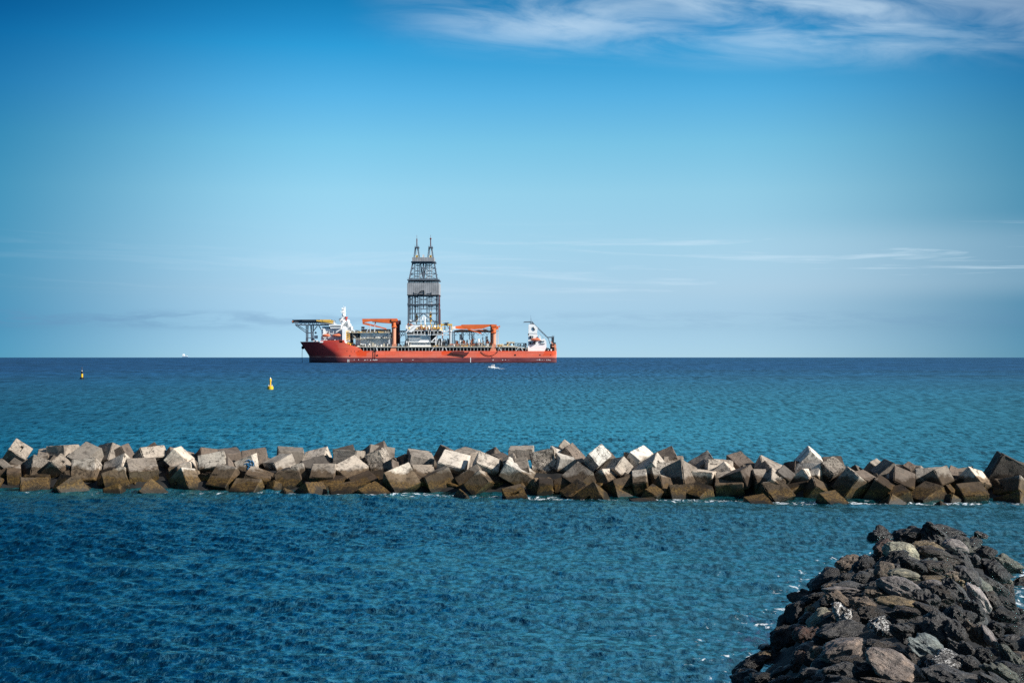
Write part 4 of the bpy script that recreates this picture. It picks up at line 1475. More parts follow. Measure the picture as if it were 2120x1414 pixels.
for dd in (10, 32):
    m = SB()
    m.sbar(634, 674, dd, 634.4, 706, dd, 0.8); m.sbar(637.5, 674, dd, 637, 706, dd, 1.0)
    m.sbar(644, 674, dd, 645.5, 706, dd, 1.2); m.sbar(648.5, 674, dd, 648, 706, dd, 1.0)
    m.sbar(613, 674, dd, 634, 689, dd, 0.7); m.sbar(617, 674, dd, 636.5, 686, dd, 0.6)
    m.sbar(657, 675, dd, 647, 688, dd, 0.7); m.sbar(660, 674, dd, 666, 684, dd, 0.7)
    m.sbar(634, 689.4, dd, 649, 689.4, dd, 0.9); m.sbar(634, 699.5, dd, 649, 699.5, dd, 0.7)
    m.sbar(648, 699, dd, 652.5, 707, dd, 0.8)
    part(m, 'leg_frame', 'steel', heli)
m = SB(); m.sball(606.5, 666.4, 20, 1.2)
m.sbar(606, 665.4, 8, 606, 665.4, 34, 0.9)
part(m, 'net_edge', 'salmon', heli)
m = SB()
m.sbox(662, 684, 661.8, 663.0, 6, 9); m.sbar(655, 663.5, 5, 690, 668.8, 5, 1.0); m.sbar(668, 664, 5, 690, 665, 5, 1.4)
part(m, 'access_gangway', 'yellow', heli)
m = SB()
m.sbox(650.5, 656, 694.5, 701, 12, 18); m.sball(653.5, 689, 14, 1.0)
m.sbox(633, 636, 700, 707, 12, 14); m.sbox(649, 652.5, 704.4, 707, 6, 12); m.sbox(654.5, 658, 705, 707, 4, 8); m.sprism([(632.5, 707), (634.5, 700.5), (636, 700.5), (636.5, 707)], 10, 14)
part(m, 'foredeck_winches', 'white')

# --- accommodation and bridge
m = SB()
m.sprism([(665, 680.5), (691, 680.5), (710.5, 680), (711, 704), (666.5, 704)], 7, 36)
acc = part(m, 'accommodation_block', 'white', None, 'white crew quarters block behind the lifeboats')
m = SB(); m.sprism([(681, 672.3), (706, 672), (706.5, 679.5), (684, 679.8)], 3.5, 38)
br = part(m, 'bridge', 'white', acc)
m = SB()
for i in range(8): m.sbox(684.2 + i * 2.8, 686.3 + i * 2.8, 674.6, 676.9, 3.3, 3.6)
part(m, 'windows', 'glass', br)
m = SB()
m.sbox(665, 690, 669.5, 670.3, 6, 34); m.sbox(667, 681, 676, 680, 8, 20)
m.rail(665, 706, 672, 4.5)
part(m, 'bridge_deck_rail', 'lgrey', acc)
m = SB(); m.sprism([(669, 680.5), (666.8, 698.5), (674, 692), (684, 681), (681, 680.5)], 5.4, 7.0)
m.sprism([(700, 680.5), (690, 697), (693, 697), (706, 681)], 5.4, 7.0)
m.sbox(708.5, 716, 680, 713, 1.6, 14)
part(m, 'side_screens', 'white', acc)
m = SB(); m.sprism([(689, 682), (694, 682), (694, 697), (676, 697)], 6.6, 7.0); m.sprism([(706.8, 681), (709, 697), (695.5, 697)], 6.6, 7.0)
m.sbox(665.5, 710, 697, 704, 6.6, 7.0)
part(m, 'recessed_panels', 'grey', acc)
m = SB()
for x in (668.5, 674, 692, 698): m.sbox(x, x + 3.6, 702.8, 704.4, 4.5, 6)
for x in (664.6, 683, 686.5, 704): m.sbox(x, x + 1.2, 696, 704, 4.6, 5.6)
part(m, 'liferaft_canisters', 'white', acc)


def lifeboat(x0, x1, y0, y1, d, lab, par):
    m = SB()
    n = 14; k = 12; vs = []; fs = []
    a = W(x0, (y0 + y1) / 2, D0 + d); b = W(x1, (y0 + y1) / 2, D0 + d)
    hh = (y1 - y0) * PX / 2
    for i in range(n + 1):
        u = i / n
        s = math.sin(math.pi * min(max(u, 0.02), 0.98)) ** 0.42
        c = a.lerp(b, u)
        for j in range(k):
            an = 2 * math.pi * j / k
            zz = math.sin(an) * hh * (s if math.sin(an) < 0 else s ** 0.8)
            vs.append((c.x, c.y + math.cos(an) * 1.7 * s, c.z + zz))
    for i in range(n):
        for j in range(k):
            fs.append((i * k + j, i * k + (j + 1) % k, (i + 1) * k + (j + 1) % k, (i + 1) * k + j))
    fs.append(tuple(range(k))); fs.append(tuple(n * k + j for j in range(k)))
    m.add(vs, fs, True)
    m.sbox(x0 + (x1 - x0) * 0.55, x0 + (x1 - x0) * 0.82, y0 - 1.0, y0 + 1.2, d - 0.9, d + 0.9)
    o = part(m, 'lifeboat', 'boat', par, lab)
    m = SB(); m.sbar(x0 + 2, y0 - 6, d + 1.4, x0 + 2.5, y0 + 1, d, 0.35); m.sbar(x1 - 2, y0 - 6, d + 1.4, x1 - 2.5, y0 + 1, d, 0.35)
    m.sbar(x0 + 2, y0 - 6, d + 1.4, x0 + 2, y0 + 4, d + 3.4, 0.5); m.sbar(x1 - 2, y0 - 6, d + 1.4, x1 - 2, y0 + 4, d + 3.4, 0.5)
    part(m, 'davit', 'lgrey', acc if par is None else par)


lifeboat(667.4, 683.6, 691.8, 698.0, 3.2, 'forward orange lifeboat under the bridge', None)
lifeboat(688.4, 707.0, 691.6, 697.6, 3.2, 'second orange lifeboat under the bridge', None)

m = SB()
m.sbox(708.6, 713.4, 664, 680.5, 10, 16)
m.sbar(711, 668, 13, 711.6, 640, 13, 1.8); m.sbar(713.6, 654, 13, 714.2, 635, 13, 1.1)
m.sbox(706.2, 714.5, 646.8, 648, 10, 17); m.sbox(707.5, 713, 640, 641, 11, 16); m.sbox(707, 711, 637.4, 639.4, 12, 14)
m.sbar(705.4, 644.8, 12, 712, 644.8, 12, 0.7); m.sbar(707.5, 661, 12, 714, 661, 12, 1.0)
m.sbox(708, 712.5, 641.5, 646.5, 12, 15); m.sbar(704.6, 655.4, 12, 711, 655, 12, 0.5); m.sbar(711.5, 640, 13, 711.3, 633.5, 13, 0.3)
mast = part(m, 'radar_mast', 'white', None, 'white mast with radar bars and domes behind the bridge')
m = SB()
for x, y, r, d in ((711.5, 652.8, 1.7, 9), (711, 665.8, 1.9, 8), (708.5, 668.5, 1.6, 8), (720.3, 666.2, 1.9, 9), (722.8, 673.3, 2.0, 9), (704.6, 662, 1.3, 12), (692.6, 665.6, 1.0, 12), (707, 660.6, 1.1, 12), (716.5, 670, 1.5, 10)):
    m = SB(); m.sball(x, y, d, r); m.scyl(x, y, y + 6, d, 0.35, 6); part(m, 'radome', 'white', mast)
m = SB(); m.scyl(716.8, 657.5, 676, 12, 0.8); m.scyl(716.8, 656, 659, 12, 1.5); m.sbox(715.4, 718.4, 661.5, 662.6, 10.8, 13.2)
part(m, 'exhaust_stack', 'red')
m = SB()
m.sbox(709, 726, 675, 683, 8, 30); m.sbox(714, 722, 670, 676, 10, 20); m.sbox(717, 724.5, 683, 713, 6, 26)
part(m, 'aft_deckhouse', 'lgrey')
m = SB()
for y in (687.5, 692, 697, 701.5):
    m.sbox(716.6, 724, y, y + 1.0, 3.4, 5.6); m.rail(717, 724, y, 3.4, 1.1, 2)
m.sbox(716.6, 717.4, 684, 704, 3.5, 4.2); m.sbox(722.8, 723.6, 684, 704, 3.5, 4.2)
part(m, 'stair_tower', 'yellow')


# --- greebled machinery
def machinery(name, mat, specs, seed, label=None):
    """pipes, valves, tanks: specs are (x0, x1, ybase, hmax, count)"""
    rr = random.Random(seed); m = SB()
    for x0, x1, yb, hm, cnt in specs:
        for _ in range(cnt):
            x = rr.uniform(x0, x1); h = hm * rr.uniform(0.25, 1.0); wdt = rr.uniform(0.5, 2.6); d = rr.uniform(2, 16)
            k = rr.random()
            if k < 0.45: m.sbox(x, x + wdt, yb - h, yb, d, d + rr.uniform(0.8, 3))
            elif k < 0.7: m.scyl(x, yb - h, yb, d, rr.uniform(0.15, 0.6), 7)
            elif k < 0.88: m.sbar(x, yb - h, d, x + rr.uniform(2, 9), yb - h * rr.uniform(0.6, 1.1), d, rr.uniform(0.15, 0.4))
            else: m.tube([W(x, yb - h * .6, D0 + d), W(x + wdt * 1.4, yb - h * .6, D0 + d)], rr.uniform(0.4, 0.9), 8)
    o = part(m, name, mat, None, label)
    o['kind'] = 'stuff'
    return o


# --- main deck level: dark open side with pillars, beige walkway above
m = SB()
m.sbox(741, 1093, 719.5, 727, 9, 34); m.sbox(1123, 1146, 722, 727, 6, 34)  # black backdrop standing in for the shade inside the open deck
part(m, 'open_deck_backdrop', 'black')
m = SB()
m.sbox(733, 1020, 717.6, 718.8, 0.5, 38); m.sbox(1027, 1062, 717.8, 718.8, 0.5, 38)
m.rail(742, 812, 717.6, 0.6, 1.1, 3); m.rail(822, 1018, 717.6, 0.6, 1.1, 3)
m.sprism([(1040, 714.8), (1062, 716.2), (1093, 721.4), (1093, 722.6), (1060, 718.6), (1040, 718.6)], 1.5, 9)
wk = part(m, 'upper_walkway', 'beige')
x = 745.0
while x < 1092:
    if not (806 < x < 822 or 1012 < x < 1029):
        m = SB(); m.sbox(x, x + 1.05, 718.8, 726.9, 1.0, 1.6); part(m, 'pillar', 'pgrey', wk)
    x += 7.15
for xa, xb in ((781, 779), (915, 917.5), (925.5, 922), (893, 899), (1038, 1033), (1068, 1074), (1083, 1078)):
    m = SB(); m.sbar(xa, 726.6, 1.0, xb, 719, 1.0, 0.55); part(m, 'diagonal_strut', 'lgrey', wk)
machinery('deck_pipework', 'green', [(743, 806, 727, 5, 40), (823, 1015, 727, 5.5, 110), (1030, 1092, 727, 7, 60)], 3)
machinery('deck_lockers', 'lgrey', [(743, 806, 727, 4, 16), (823, 1015, 727, 4, 44), (1030, 1092, 727, 6, 26), (1124, 1140, 726, 4, 12)], 8)

# --- forward module
m = SB()
m.sbox(736, 807, 700.5, 717.6, 8, 34); m.sbox(745, 807, 689.5, 700.5, 6, 34); m.sbox(728, 745, 690, 700, 14, 30)
fm_ = part(m, 'forward_mud_module', 'grey', None, 'grey plated process module between the bridge and forward crane')
m = SB()
m.sbox(719, 812, 688.4, 689.4, 3, 36); m.sbox(730, 758, 702.0, 702.9, 3, 12); m.sbox(758, 808, 699.8, 700.7, 3, 12)
m.rail(719, 810, 688.4, 3.1, 1.1, 3); m.rail(730, 758, 702, 3.1); m.rail(758, 808, 699.8, 3.1)
m.sbar(729, 692, 5, 736, 698.5, 5, 0.6); m.sbar(746, 689, 5.6, 746, 717, 5.6, 0.5); m.sbar(768, 689, 5.6, 768, 717, 5.6, 0.35)
part(m, 'gallery', 'beige', fm_)
m = SB()
rr = random.Random(21)
for x in (761, 765.5, 785, 799): m.tube([W(x, 706.6, D0 + 6), W(x + 3, 706.6, D0 + 6)], 0.5, 8)
for i in range(22):
    x = rr.uniform(738, 804); h = rr.uniform(1.5, 6.5)
    m.sbox(x, x + rr.uniform(1.5, 5), 717.6 - h, 717.6, 3.6, 7)
for i in range(12):
    x = rr.uniform(742, 800); m.sbox(x, x + rr.uniform(1, 4), 700 - rr.uniform(.8, 3), 700, 3.6, 6)
for i in range(13):
    x = 722 + i * 1.7; m.sbox(x, x + 1.1, 688.4 - rr.uniform(3, 5.4), 688.4, 8, 12)
part(m, 'white_tanks', 'white', fm_)
m = SB()
m.sbox(748, 808, 681.5, 688.4, 14, 20); m.sbox(735.5, 742, 690.5, 700, 6, 13); m.sbox(725, 731, 700, 716, 9, 12)
part(m, 'dark_cargo_rack', 'dark', fm_)
m = SB(); m.sbox(748, 753.6, 676.4, 679.8, 8, 14); m.sbar(749.2, 680, 9, 749, 688, 9, 0.4); m.sbar(752.4, 680, 9, 753, 688, 9, 0.4)
part(m, 'red_winch', 'maroon', fm_)
machinery('safety_fittings', 'yellow', [(719, 812, 688.4, 1.6, 46), (717, 735, 716, 10, 22), (842, 920, 682, 5, 30)], 5)
machinery('dark_fittings', 'dark', [(719, 812, 700, 6, 20), (820, 842, 718, 9, 14), (717, 740, 718, 8, 24)], 6)
machinery('red_fittings', 'rusty', [(720, 740, 718, 5, 16)], 9)


# --- deck cranes
def crane(px, ytop, lab, boom, jib, extra=None):
    m = SB()
    m.scyl(px, ytop + 15, 727, 3.5, 1.95, 18)
    m.sprism([(px - 2.5, 712), (px + 4.0, 712), (px + 4.8, 727), (px - 8.0, 727)], 1.2, 6.5)
    c = part(m, 'deck_crane', 'salmon', None, lab)
    m = SB()
    m.scyl(px, ytop + 1, ytop + 16, 3.5, 2.15, 18); m.sbox(px - 4.8, px + 5.2, ytop + 14, ytop + 15.4, 0.8, 6.4); m.sbox(px - 5, px + 6, ytop - 2, ytop + 3, 0.8, 6.2)
    part(m, 'slewing_collar', 'orange', c)
    m = SB()
    m.sprism(boom, 1.6, 4.6)
    part(m, 'boom', 'orange', c)
    m = SB()
    for a in jib: m.sbar(*a)
    part(m, 'folding_jib', 'orange', c)
    m = SB()
    m.sbox(px + 4.5, px + 9.8, ytop + 1.5, ytop + 8, 2, 5); m.sbar(px + 5, ytop + 2, 3, px + 12.6, ytop + 2.2, 3, 0.8); m.sbox(px + 11.6, px + 13, ytop, ytop + 4, 2.5, 3.6)
    m.sbox(px - 3.4, px - 1.0, ytop + 4.6, ytop + 7.4, 1.0, 1.7)
    part(m, 'winch_house', 'maroon' if extra is None else extra, c)
    return c


ytop = 662.5
c1 = crane(815.4, ytop, 'forward orange crane with its boom folded towards the bow',
           [(749.5, 660.2), (822, 659.6), (824, 663.5), (810.5, 668.6), (810, 669.8), (795, 668.0), (772, 665.6), (766, 665.2), (755, 667.5), (750.5, 669.3), (750, 663)],
           [(751, 669.4, 3, 766, 673.0, 3, 1.5, 1.5), (757, 669.6, 3, 800, 681.0, 3, 0.7, 1.1), (757, 671.0, 3, 776, 675.6, 3, 0.5, 1.1), (776, 675.6, 3, 796, 679.6, 3, 0.6, 0.9), (778, 665.8, 3, 776, 672.5, 3, 0.9),
            (812, 669.6, 3, 771, 666.6, 3, 0.5)])
m = SB(); m.sbar(766.5, 673.5, 3, 759, 687.5, 3, 0.65); m.sbar(766.5, 674, 3, 766.8, 687.5, 3, 0.8); m.sbar(776, 674, 3, 775.5, 687.5, 3, 0.8); m.sbar(805, 681, 3, 805, 700, 3, 0.15)
part(m, 'boom_rest', 'lgrey', c1)
m = SB(); m.scyl(823.4, 668, 712, 36, 2.1, 16); m.sbox(818.5, 829, 664, 672, 33, 39)
part(m, 'far_side_crane_pedestal', 'maroon')

c2 = crane(1022.2, 674, 'aft orange crane with its boom folded forward over the pipe racks',
           [(955.0, 672.2), (1024, 671.6), (1026, 675.5), (1013, 675.8), (999, 680.2), (975, 680.0), (962, 679.5), (956, 674.5)],
           [(962, 679.0, 2.0, 997, 690.6, 2.0, 0.7, 1.0), (955, 673.2, 2.0, 964, 680, 2.0, 0.7, 0.9), (966, 680, 2, 1000, 683.8, 2, 0.5), (1000, 680.4, 3, 1018, 682.4, 3, 0.45)], 'orange')
m = SB(); m.sbox(1015.2, 1018.8, 676, 722, 5.5, 9)
part(m, 'ladder_shaft', 'black', c2)
m = SB(); m.sprism([(941, 675.5), (957, 673.8), (975, 676), (1000, 679), (998, 681), (960, 681.4), (950, 681), (941, 679.5)], 30, 33)
part(m, 'far_crane_boom', 'orange')
m = SB(); m.sbox(935.6, 942, 675.6, 681.8, 24, 30)
part(m, 'far_crane_cab', 'white')
m = SB()
for d in (9, 13):
    m.sbar(1031.6, 683, d, 1031.6, 718, d, 0.55)
    for i in range(5):
        y = 684 + i * 6.8
        m.sbar(1026.5, y, d, 1031.6, y + 6.8, d, 0.35); m.sbar(1031.6, y, d, 1026.5, y + 6.8, d, 0.35)
    m.sbar(1026.5, 683, d, 1026.5, 718, d, 0.45)
m.sbox(1025, 1034, 682.6, 683.8, 7, 15); m.sbox(1024.5, 1030, 677, 683, 8, 13)
part(m, 'access_tower', 'lgrey')

# --- aft process area: frames, pipe racks
m = SB()
m.sbar(933.4, 685, 6, 933.2, 718, 6, 1.5); m.sbar(937.5, 685, 12, 937.5, 717, 12, 0.9)
for x in (941, 956.5, 959, 972, 976.8, 981): m.sbar(x, 688, 10 + (x % 3) * 4, x, 717, 10 + (x % 3) * 4, 0.75)
for i in range(5):
    y = 689 + i * 5.6
    m.sbar(970.5, y, 10, 976.8, y + 5.6, 10, 0.35)
m.sbar(902.5, 699.5, 5, 902.5, 718, 5, 1.3)
m.sbar(934, 687.4, 6, 1015, 687.4, 6, 0.7)
for i in range(8):
    x = 938 + i * 9.4
    m.sbar(x, 688, 8, x + 4.7, 694.2, 8, 0.35); m.sbar(x + 4.7, 694.2, 8, x + 9.4, 688, 8, 0.35)
    m.sbar(x, 688, 24, x + 4.7, 694.2, 24, 0.35); m.sbar(x + 4.7, 694.2, 24, x + 9.4, 688, 24, 0.35)
    if i % 3 == 0: m.sbar(x, 694.2, 8, x + 9.4, 694.2, 8, 0.35)
part(m, 'pipe_rack_frame', 'lgrey')
m = SB(); m.sbox(940, 1015, 684.4, 687.4, 5, 30)
m.sprism([(940, 684.4), (955, 682.2), (985, 684), (1005, 682.0), (1012, 684.4)], 8, 14)
part(m, 'riser_bridge_deck', 'rusty', None, 'ochre brown deck bridging the pipe racks')
m = SB(); m.sbar(915, 686.8, 5, 934, 686.8, 5, 0.9); m.sbar(912, 693, 12, 934, 693.4, 12, 0.7); m.rail(915, 934, 686.8, 5)
part(m, 'link_bridge', 'lgrey')
m = SB(); m.sbox(928.5, 953, 711.6, 714.6, 4, 8); m.sbox(954, 972, 712, 715, 10, 14); m.sbox(978, 998, 711.4, 715.6, 4, 8); m.sbar(916.6, 685, 20, 916.2, 701, 20, 0.8); m.sbar(931.2, 674, 20, 931.2, 712, 20, 1.0); m.sbar(956.8, 700, 14, 956.8, 716, 14, .8)
part(m, 'red_pipe_bundles', 'rusty')
machinery('riser_stack', 'dark', [(905, 930, 718, 18, 60), (960, 998, 718, 9, 26), (1000, 1014, 718, 6, 8)], 12)
machinery('riser_clamps', 'white', [(905, 930, 717, 17, 34), (952, 964, 717, 22, 10), (990, 1002, 717, 20, 14), (1003, 1012, 718, 6, 5)], 13)
machinery('wellhead_trees', 'rusty', [(942, 948, 717, 16, 16), (957, 966, 717, 14, 16), (982, 992, 717, 14, 8), (1008, 1016, 718, 17, 14), (975, 979, 717, 24, 10)], 14)
machinery('small_valves', 'yellow', [(895, 1015, 717.6, 3.4, 110), (1028, 1060, 717.8, 5, 22)], 15)
m = SB(); m.scyl(1007.6, 696, 712, 14, 1.1); m.scyl(954, 692, 716, 14, 1.2); m.sbox(1006.5, 1012, 711.5, 717, 3, 6)
part(m, 'standing_tanks', 'lgrey')

# --- drill floor and substructure
m = SB()
m.sbox(846, 891, 692.5, 717.6, 7, 34)
sub = part(m, 'drill_substructure', 'grey', None, 'grey plated block under the derrick')
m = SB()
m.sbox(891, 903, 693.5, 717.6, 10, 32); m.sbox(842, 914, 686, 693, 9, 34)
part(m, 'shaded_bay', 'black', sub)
m = SB()
m.sbox(843, 915.5, 692.8, 693.8, 3, 36); m.sbox(855, 915.5, 684.2, 685.2, 3, 36); m.sbox(845, 873, 700.4, 701.3, 5, 8); m.sbox(836.5, 900.5, 708.0, 709.0, 4, 9)
for x in (856.5, 864, 871.5, 879, 886.5, 890.5, 898, 906, 914.2): m.sbox(x, x + 0.9, 685.2, 692.8, 3.2, 3.9)
m.sbar(893, 707.6, 4, 904.6, 696, 4, 0.8); m.rail(836.5, 900, 708, 4); m.rail(843, 915, 692.8, 3.1); m.rail(845, 873, 700.4, 5); m.rail(855, 915, 684.2, 3.1)
m.sbar(890.4, 694, 6.6, 890.4, 717.6, 6.6, 0.7); m.sbar(846.8, 694, 6.6, 846.8, 717.6, 6.6, 0.5)
part(m, 'gallery', 'white', sub)
m = SB(); m.sprism([(865.5, 708), (872.5, 702), (887.5, 702), (888.5, 708)], 6.4, 7.0); m.sprism([(868, 698.8), (870.6, 695.6), (875, 694.6), (873, 698.8)], 5, 6.8); m.sbox(848, 892, 714.2, 717.6, 5, 7); m.tube([W(849, 712, D0 + 6), W(852, 712, D0 + 6)], 0.6, 8); m.tube([W(880, 711.6, D0 + 6), W(883.5, 711.6, D0 + 6)], 0.6, 8)
part(m, 'stair_and_tanks', 'white', sub)
m = SB()
m.sprism([(840, 673), (862.5, 673), (862.5, 676), (853, 688.2), (840, 688.6)], 4, 18)
m.sprism([(846, 686), (861, 673.4), (869, 673), (852, 688)], 2.5, 4)
part(m, 'drill_floor_wind_wall', 'white', sub)
m = SB(); m.sbox(853, 914, 682.2, 684.2, 6, 34); m.sbox(862, 910, 678, 684, 12, 30)
for i, x in enumerate((871, 880.5, 892.5, 899, 906)): m.sbox(x, x + 1.7, 671.5 + (i % 2), 684.2, 5, 6.4)
for x in (866, 874, 884, 895, 903): m.sprism([(x, 680.5), (x + 3, 677.4), (x + 6, 677.0), (x + 6.5, 680)], 4.4, 6.6)
part(m, 'drill_floor_machinery', 'yellow', sub)
m = SB()
for x in (874.5, 885.6, 898, 867): m.sball(x + 1.5, 676.2, 6, 1.3)
for px_ in (848.5, 902):      # goose necks
    pts = [W(px_ - 2.2, 674, D0 + 8), W(px_ - 2.2, 667.5, D0 + 8), W(px_ - 1.4, 665.6, D0 + 8), W(px_, 664.8, D0 + 8), W(px_ + 1.5, 665.6, D0 + 8), W(px_ + 2.3, 667.5, D0 + 8), W(px_ + 2.3, 674, D0 + 8)]
    m.tube(pts, 0.55, 8)
pts = [W(874.6, 662, D0 + 6), W(874.8, 656, D0 + 6), W(877, 653.8, D0 + 6), W(879.2, 656, D0 + 6), W(879.4, 674, D0 + 6)]
m.tube(pts, 0.62, 8); m.sbar(871, 662, 6, 879, 662, 6, 0.7); m.sbar(871.5, 662, 6, 871.5, 672, 6, 0.6)
m.sbar(859, 668.5, 7, 872, 656, 7, 0.45); m.sbar(867, 677, 6, 880, 677.6, 6, 1.0); m.sbar(848, 661.6, 7, 861, 670.6, 7, 0.4); m.sbar(889, 656, 7, 873, 662, 7, 0.4)
part(m, 'standpipes', 'white', sub)
machinery('drill_floor_fittings', 'rusty', [(857, 912, 684, 9, 60), (843, 853, 674, 5, 10)], 17)
machinery('drill_floor_lockers', 'white', [(860, 912, 684, 8, 30), (836, 846, 717, 12, 8)], 18)
machinery('drill_floor_shadow_gear', 'dark', [(838, 848, 717, 24, 18), (856, 914, 692.6, 6, 26), (823, 842, 717.6, 8, 12)], 19)
m = SB(); m.sbox(826, 841, 684.6, 687.4, 14, 18)
for i in range(3): m.sbar(826 + i * 5, 687, 14, 831 + i * 5, 694, 14, 0.4); m.sbar(831 + i * 5, 687, 14, 826 + i * 5, 694, 14, 0.4)
m.sbar(826, 694.4, 14, 841, 694.4, 14, 0.5); m.sbar(828, 694, 14, 828, 716, 14, 0.6); m.sbar(828, 700, 14, 833, 694, 14, 0.4); m.sbar(826, 709, 14, 842, 708.4, 14, 0.5)
part(m, 'catwalk_truss', 'steel')
m = SB(); m.sbox(912, 936, 670.6, 674.2, 8, 11); m.sbox(912.5, 914.6, 674, 684.5, 8, 10); m.sbar(934.6, 671, 9, 935.6, 684, 9, 0.8); m.sbar(913.5, 664.6, 9, 928, 665, 9, 0.2); m.sbar(914, 665, 9, 914, 671, 9, 0.25); m.sbar(927, 665, 9, 927, 671, 9, 0.25)
g = part(m, 'gantry_crane', 'yellow', None, 'small yellow gantry beside the derrick foot')
m = SB(); m.sbox(921, 927, 668, 673, 7.6, 11.4); m.sbar(918, 669.4, 8, 930, 668.6, 8, 0.6); m.sbar(924, 672, 8, 930, 681, 8, 0.5); m.sbox(920, 922, 676, 683, 12, 14)
part(m, 'trolley', 'dark', g)

# --- derrick
m = SB()
dn, df = 7.0, 32.0
XL = lambda y: float(np.interp(y, [541, 583, 586, 672], [855.2, 846.4, 846, 845.6]))
XR = lambda y: float(np.interp(y, [541, 583, 586, 672], [898.6, 905.6, 906.6, 907.6]))


def dd_(y):      # depth taper too
    k = float(np.interp(y, [541, 583], [6.5, 0]))
    return dn + k, df - k


ys = [672, 666, 649, 640.2, 630.2, 620.2, 611, 586, 578, 567, 555.5, 545]
for i in range(len(ys)):
    y = ys[i]; a, b_ = dd_(y)
    t_ = 1.0 if i in (2, 7, 8) else 0.62
    m.sbar(XL(y), y, a, XR(y), y, a, t_); m.sbar(XL(y), y, b_, XR(y), y, b_, t_)
    m.bar(W(XL(y), y, D0 + a), W(XL(y), y, D0 + a) + Vector((0, b_ - a, 0)), t_); m.bar(W(XR(y), y, D0 + a), W(XR(y), y, D0 + a) + Vector((0, b_ - a, 0)), t_)
    if i + 1 < len(ys):
        y2 = ys[i + 1]; a2, b2 = dd_(y2)
        for dA, dB, th_ in ((a, a2, 1.5), (b_, b2, 1.2)):
            m.sbar(XL(y), y, dA, XL(y2), y2, dB, th_ if y > 600 else th_ * 0.8); m.sbar(XR(y), y, dA, XR(y2), y2, dB, th_ if y > 600 else th_ * 0.8)
            xm, xm2 = (XL(y) + XR(y)) / 2, (XL(y2) + XR(y2)) / 2
            if y > 612 or y < 584:
                tt = 0.45
                if y > 645:
                    if i == 1:
                        m.sbar(XL(y) + 4, y + 3, dA, xm, y2, dB, 0.8); m.sbar(XR(y) - 4, y + 3, dA, xm, y2, dB, 0.8)
                else:
                    m.sbar(XL(y), y, dA, xm2, y2, dB, tt); m.sbar(xm, y, dA, XL(y2), y2, dB, tt)
                    m.sbar(XR(y), y, dA, xm2, y2, dB, tt); m.sbar(xm, y, dA, XR(y2), y2, dB, tt)
                    m.sbar(xm, y, dA, xm2, y2, dB, 0.8)
                    for q_ in (0.25, 0.75):
                        m.sbar(XL(y) + (XR(y) - XL(y)) * q_, y, dA, XL(y2) + (XR(y2) - XL(y2)) * q_, y2, dB, 0.3)
                    m.sbar(XL(y), (y + y2) / 2, (dA + dB) / 2, XR(y), (y + y2) / 2, (dA + dB) / 2, 0.3)
        # side faces
        for XX in (XL, XR):
            m.sbar(XX(y), y, a, XX(y2), y2, b2, 0.4); m.sbar(XX(y), y, b_, XX(y2), y2, a2, 0.4)
for x in (849, 853.4, 860.5): m.sbar(x, 611, dn + 3, x, 668, dn + 3, 0.95 if x < 860 else 0.8)
for x in (903.6,): m.sbar(x, 611, dn + 3, x, 668, dn + 3, 1.0)
m.sbar(870.4, 545, 14, 876.2, 578, 14, 0.9); m.sbar(882.0, 545, 14, 877.4, 578, 14, 0.9); m.sbar(876.7, 545, 13, 876.7, 600, 13, 1.4)
m.sbox(843, 909.5, 578.4, 580.6, 4, 35); m.sbox(843.2, 908.8, 629.2, 631.4, 5, 33); m.sbox(851, 901.6, 541.2, 543.8, 10, 29)
m.rail(843, 909.5, 578.4, 4, 1.2, 3)
for x in (843.5, 906.5): m.sbox(x, x + 2.2, 627.5, 634, 5, 9)
der = part(m, 'derrick', 'steel', None, 'tall dark grey lattice drilling derrick amidships')
der['label'] = 'tall dark grey lattice drilling derrick amidships'
m = SB()
for x, d in ((858.6, 20), (865, 20), (871.5, 20), (883.5, 20), (889.6, 20), (893.8, 20), (868.4, 24), (886, 24)):
    m.sbar(x, 547, d, x, 667, d, 0.55)
part(m, 'guide_rails_and_pipe', 'lgrey', der)
m = SB(); m.sbar(910.2, 611, 9, 910.4, 672, 9, 0.85); m.sbar(911.6, 640, 9, 911.8, 672, 9, 0.4)
part(m, 'riser_pipe', 'maroon', der)
m = SB()
x = 843.0
while x < 909:
    m.sbox(x, x + 1.09, 585.8, 610.8, 5.0 - (0.07 if int(x * 2) % 3 else 0.0), 5.6); x += 1.1
m.sbox(843, 909, 586, 610.6, 5.6, 34)
cl = part(m, 'racking_board_cladding', 'clad', der)
m = SB(); m.sbox(842.5, 909.7, 610.4, 611.6, 4.6, 34.6); m.sbar(866, 609, 4.6, 872, 602.5, 4.6, 0.4); m.sbar(872, 602.5, 4.6, 878, 601.6, 4.6, 0.4); m.sbar(878, 601.6, 4.6, 878.4, 609.4, 4.6, 0.4); m.sbar(866, 609.4, 4.6, 878.4, 609.4, 4.6, 0.5); m.sbar(869, 605.4, 4.6, 878, 605, 4.6, 0.4); m.sbar(857, 608, 4.7, 864, 608, 4.7, 0.3); m.sbar(884, 608, 4.7, 893, 608, 4.7, 0.3); m.sbar(857, 605, 4.7, 857, 610, 4.7, 0.3); m.sbar(893, 605, 4.7, 893, 610, 4.7, 0.3)
part(m, 'cladding_edge_and_ladder', 'black', cl)
m = SB()
x = 853.2
while x < 897.8:
    m.sbox(x, x + 1.1, 533, 541.2, 9.0 - (0.07 if int(x * 2) % 3 else 0), 9.6); x += 1.15
m.sbox(853.2, 898.4, 533.2, 541.2, 9.6, 30)
part(m, 'crown_block', 'clad', der)
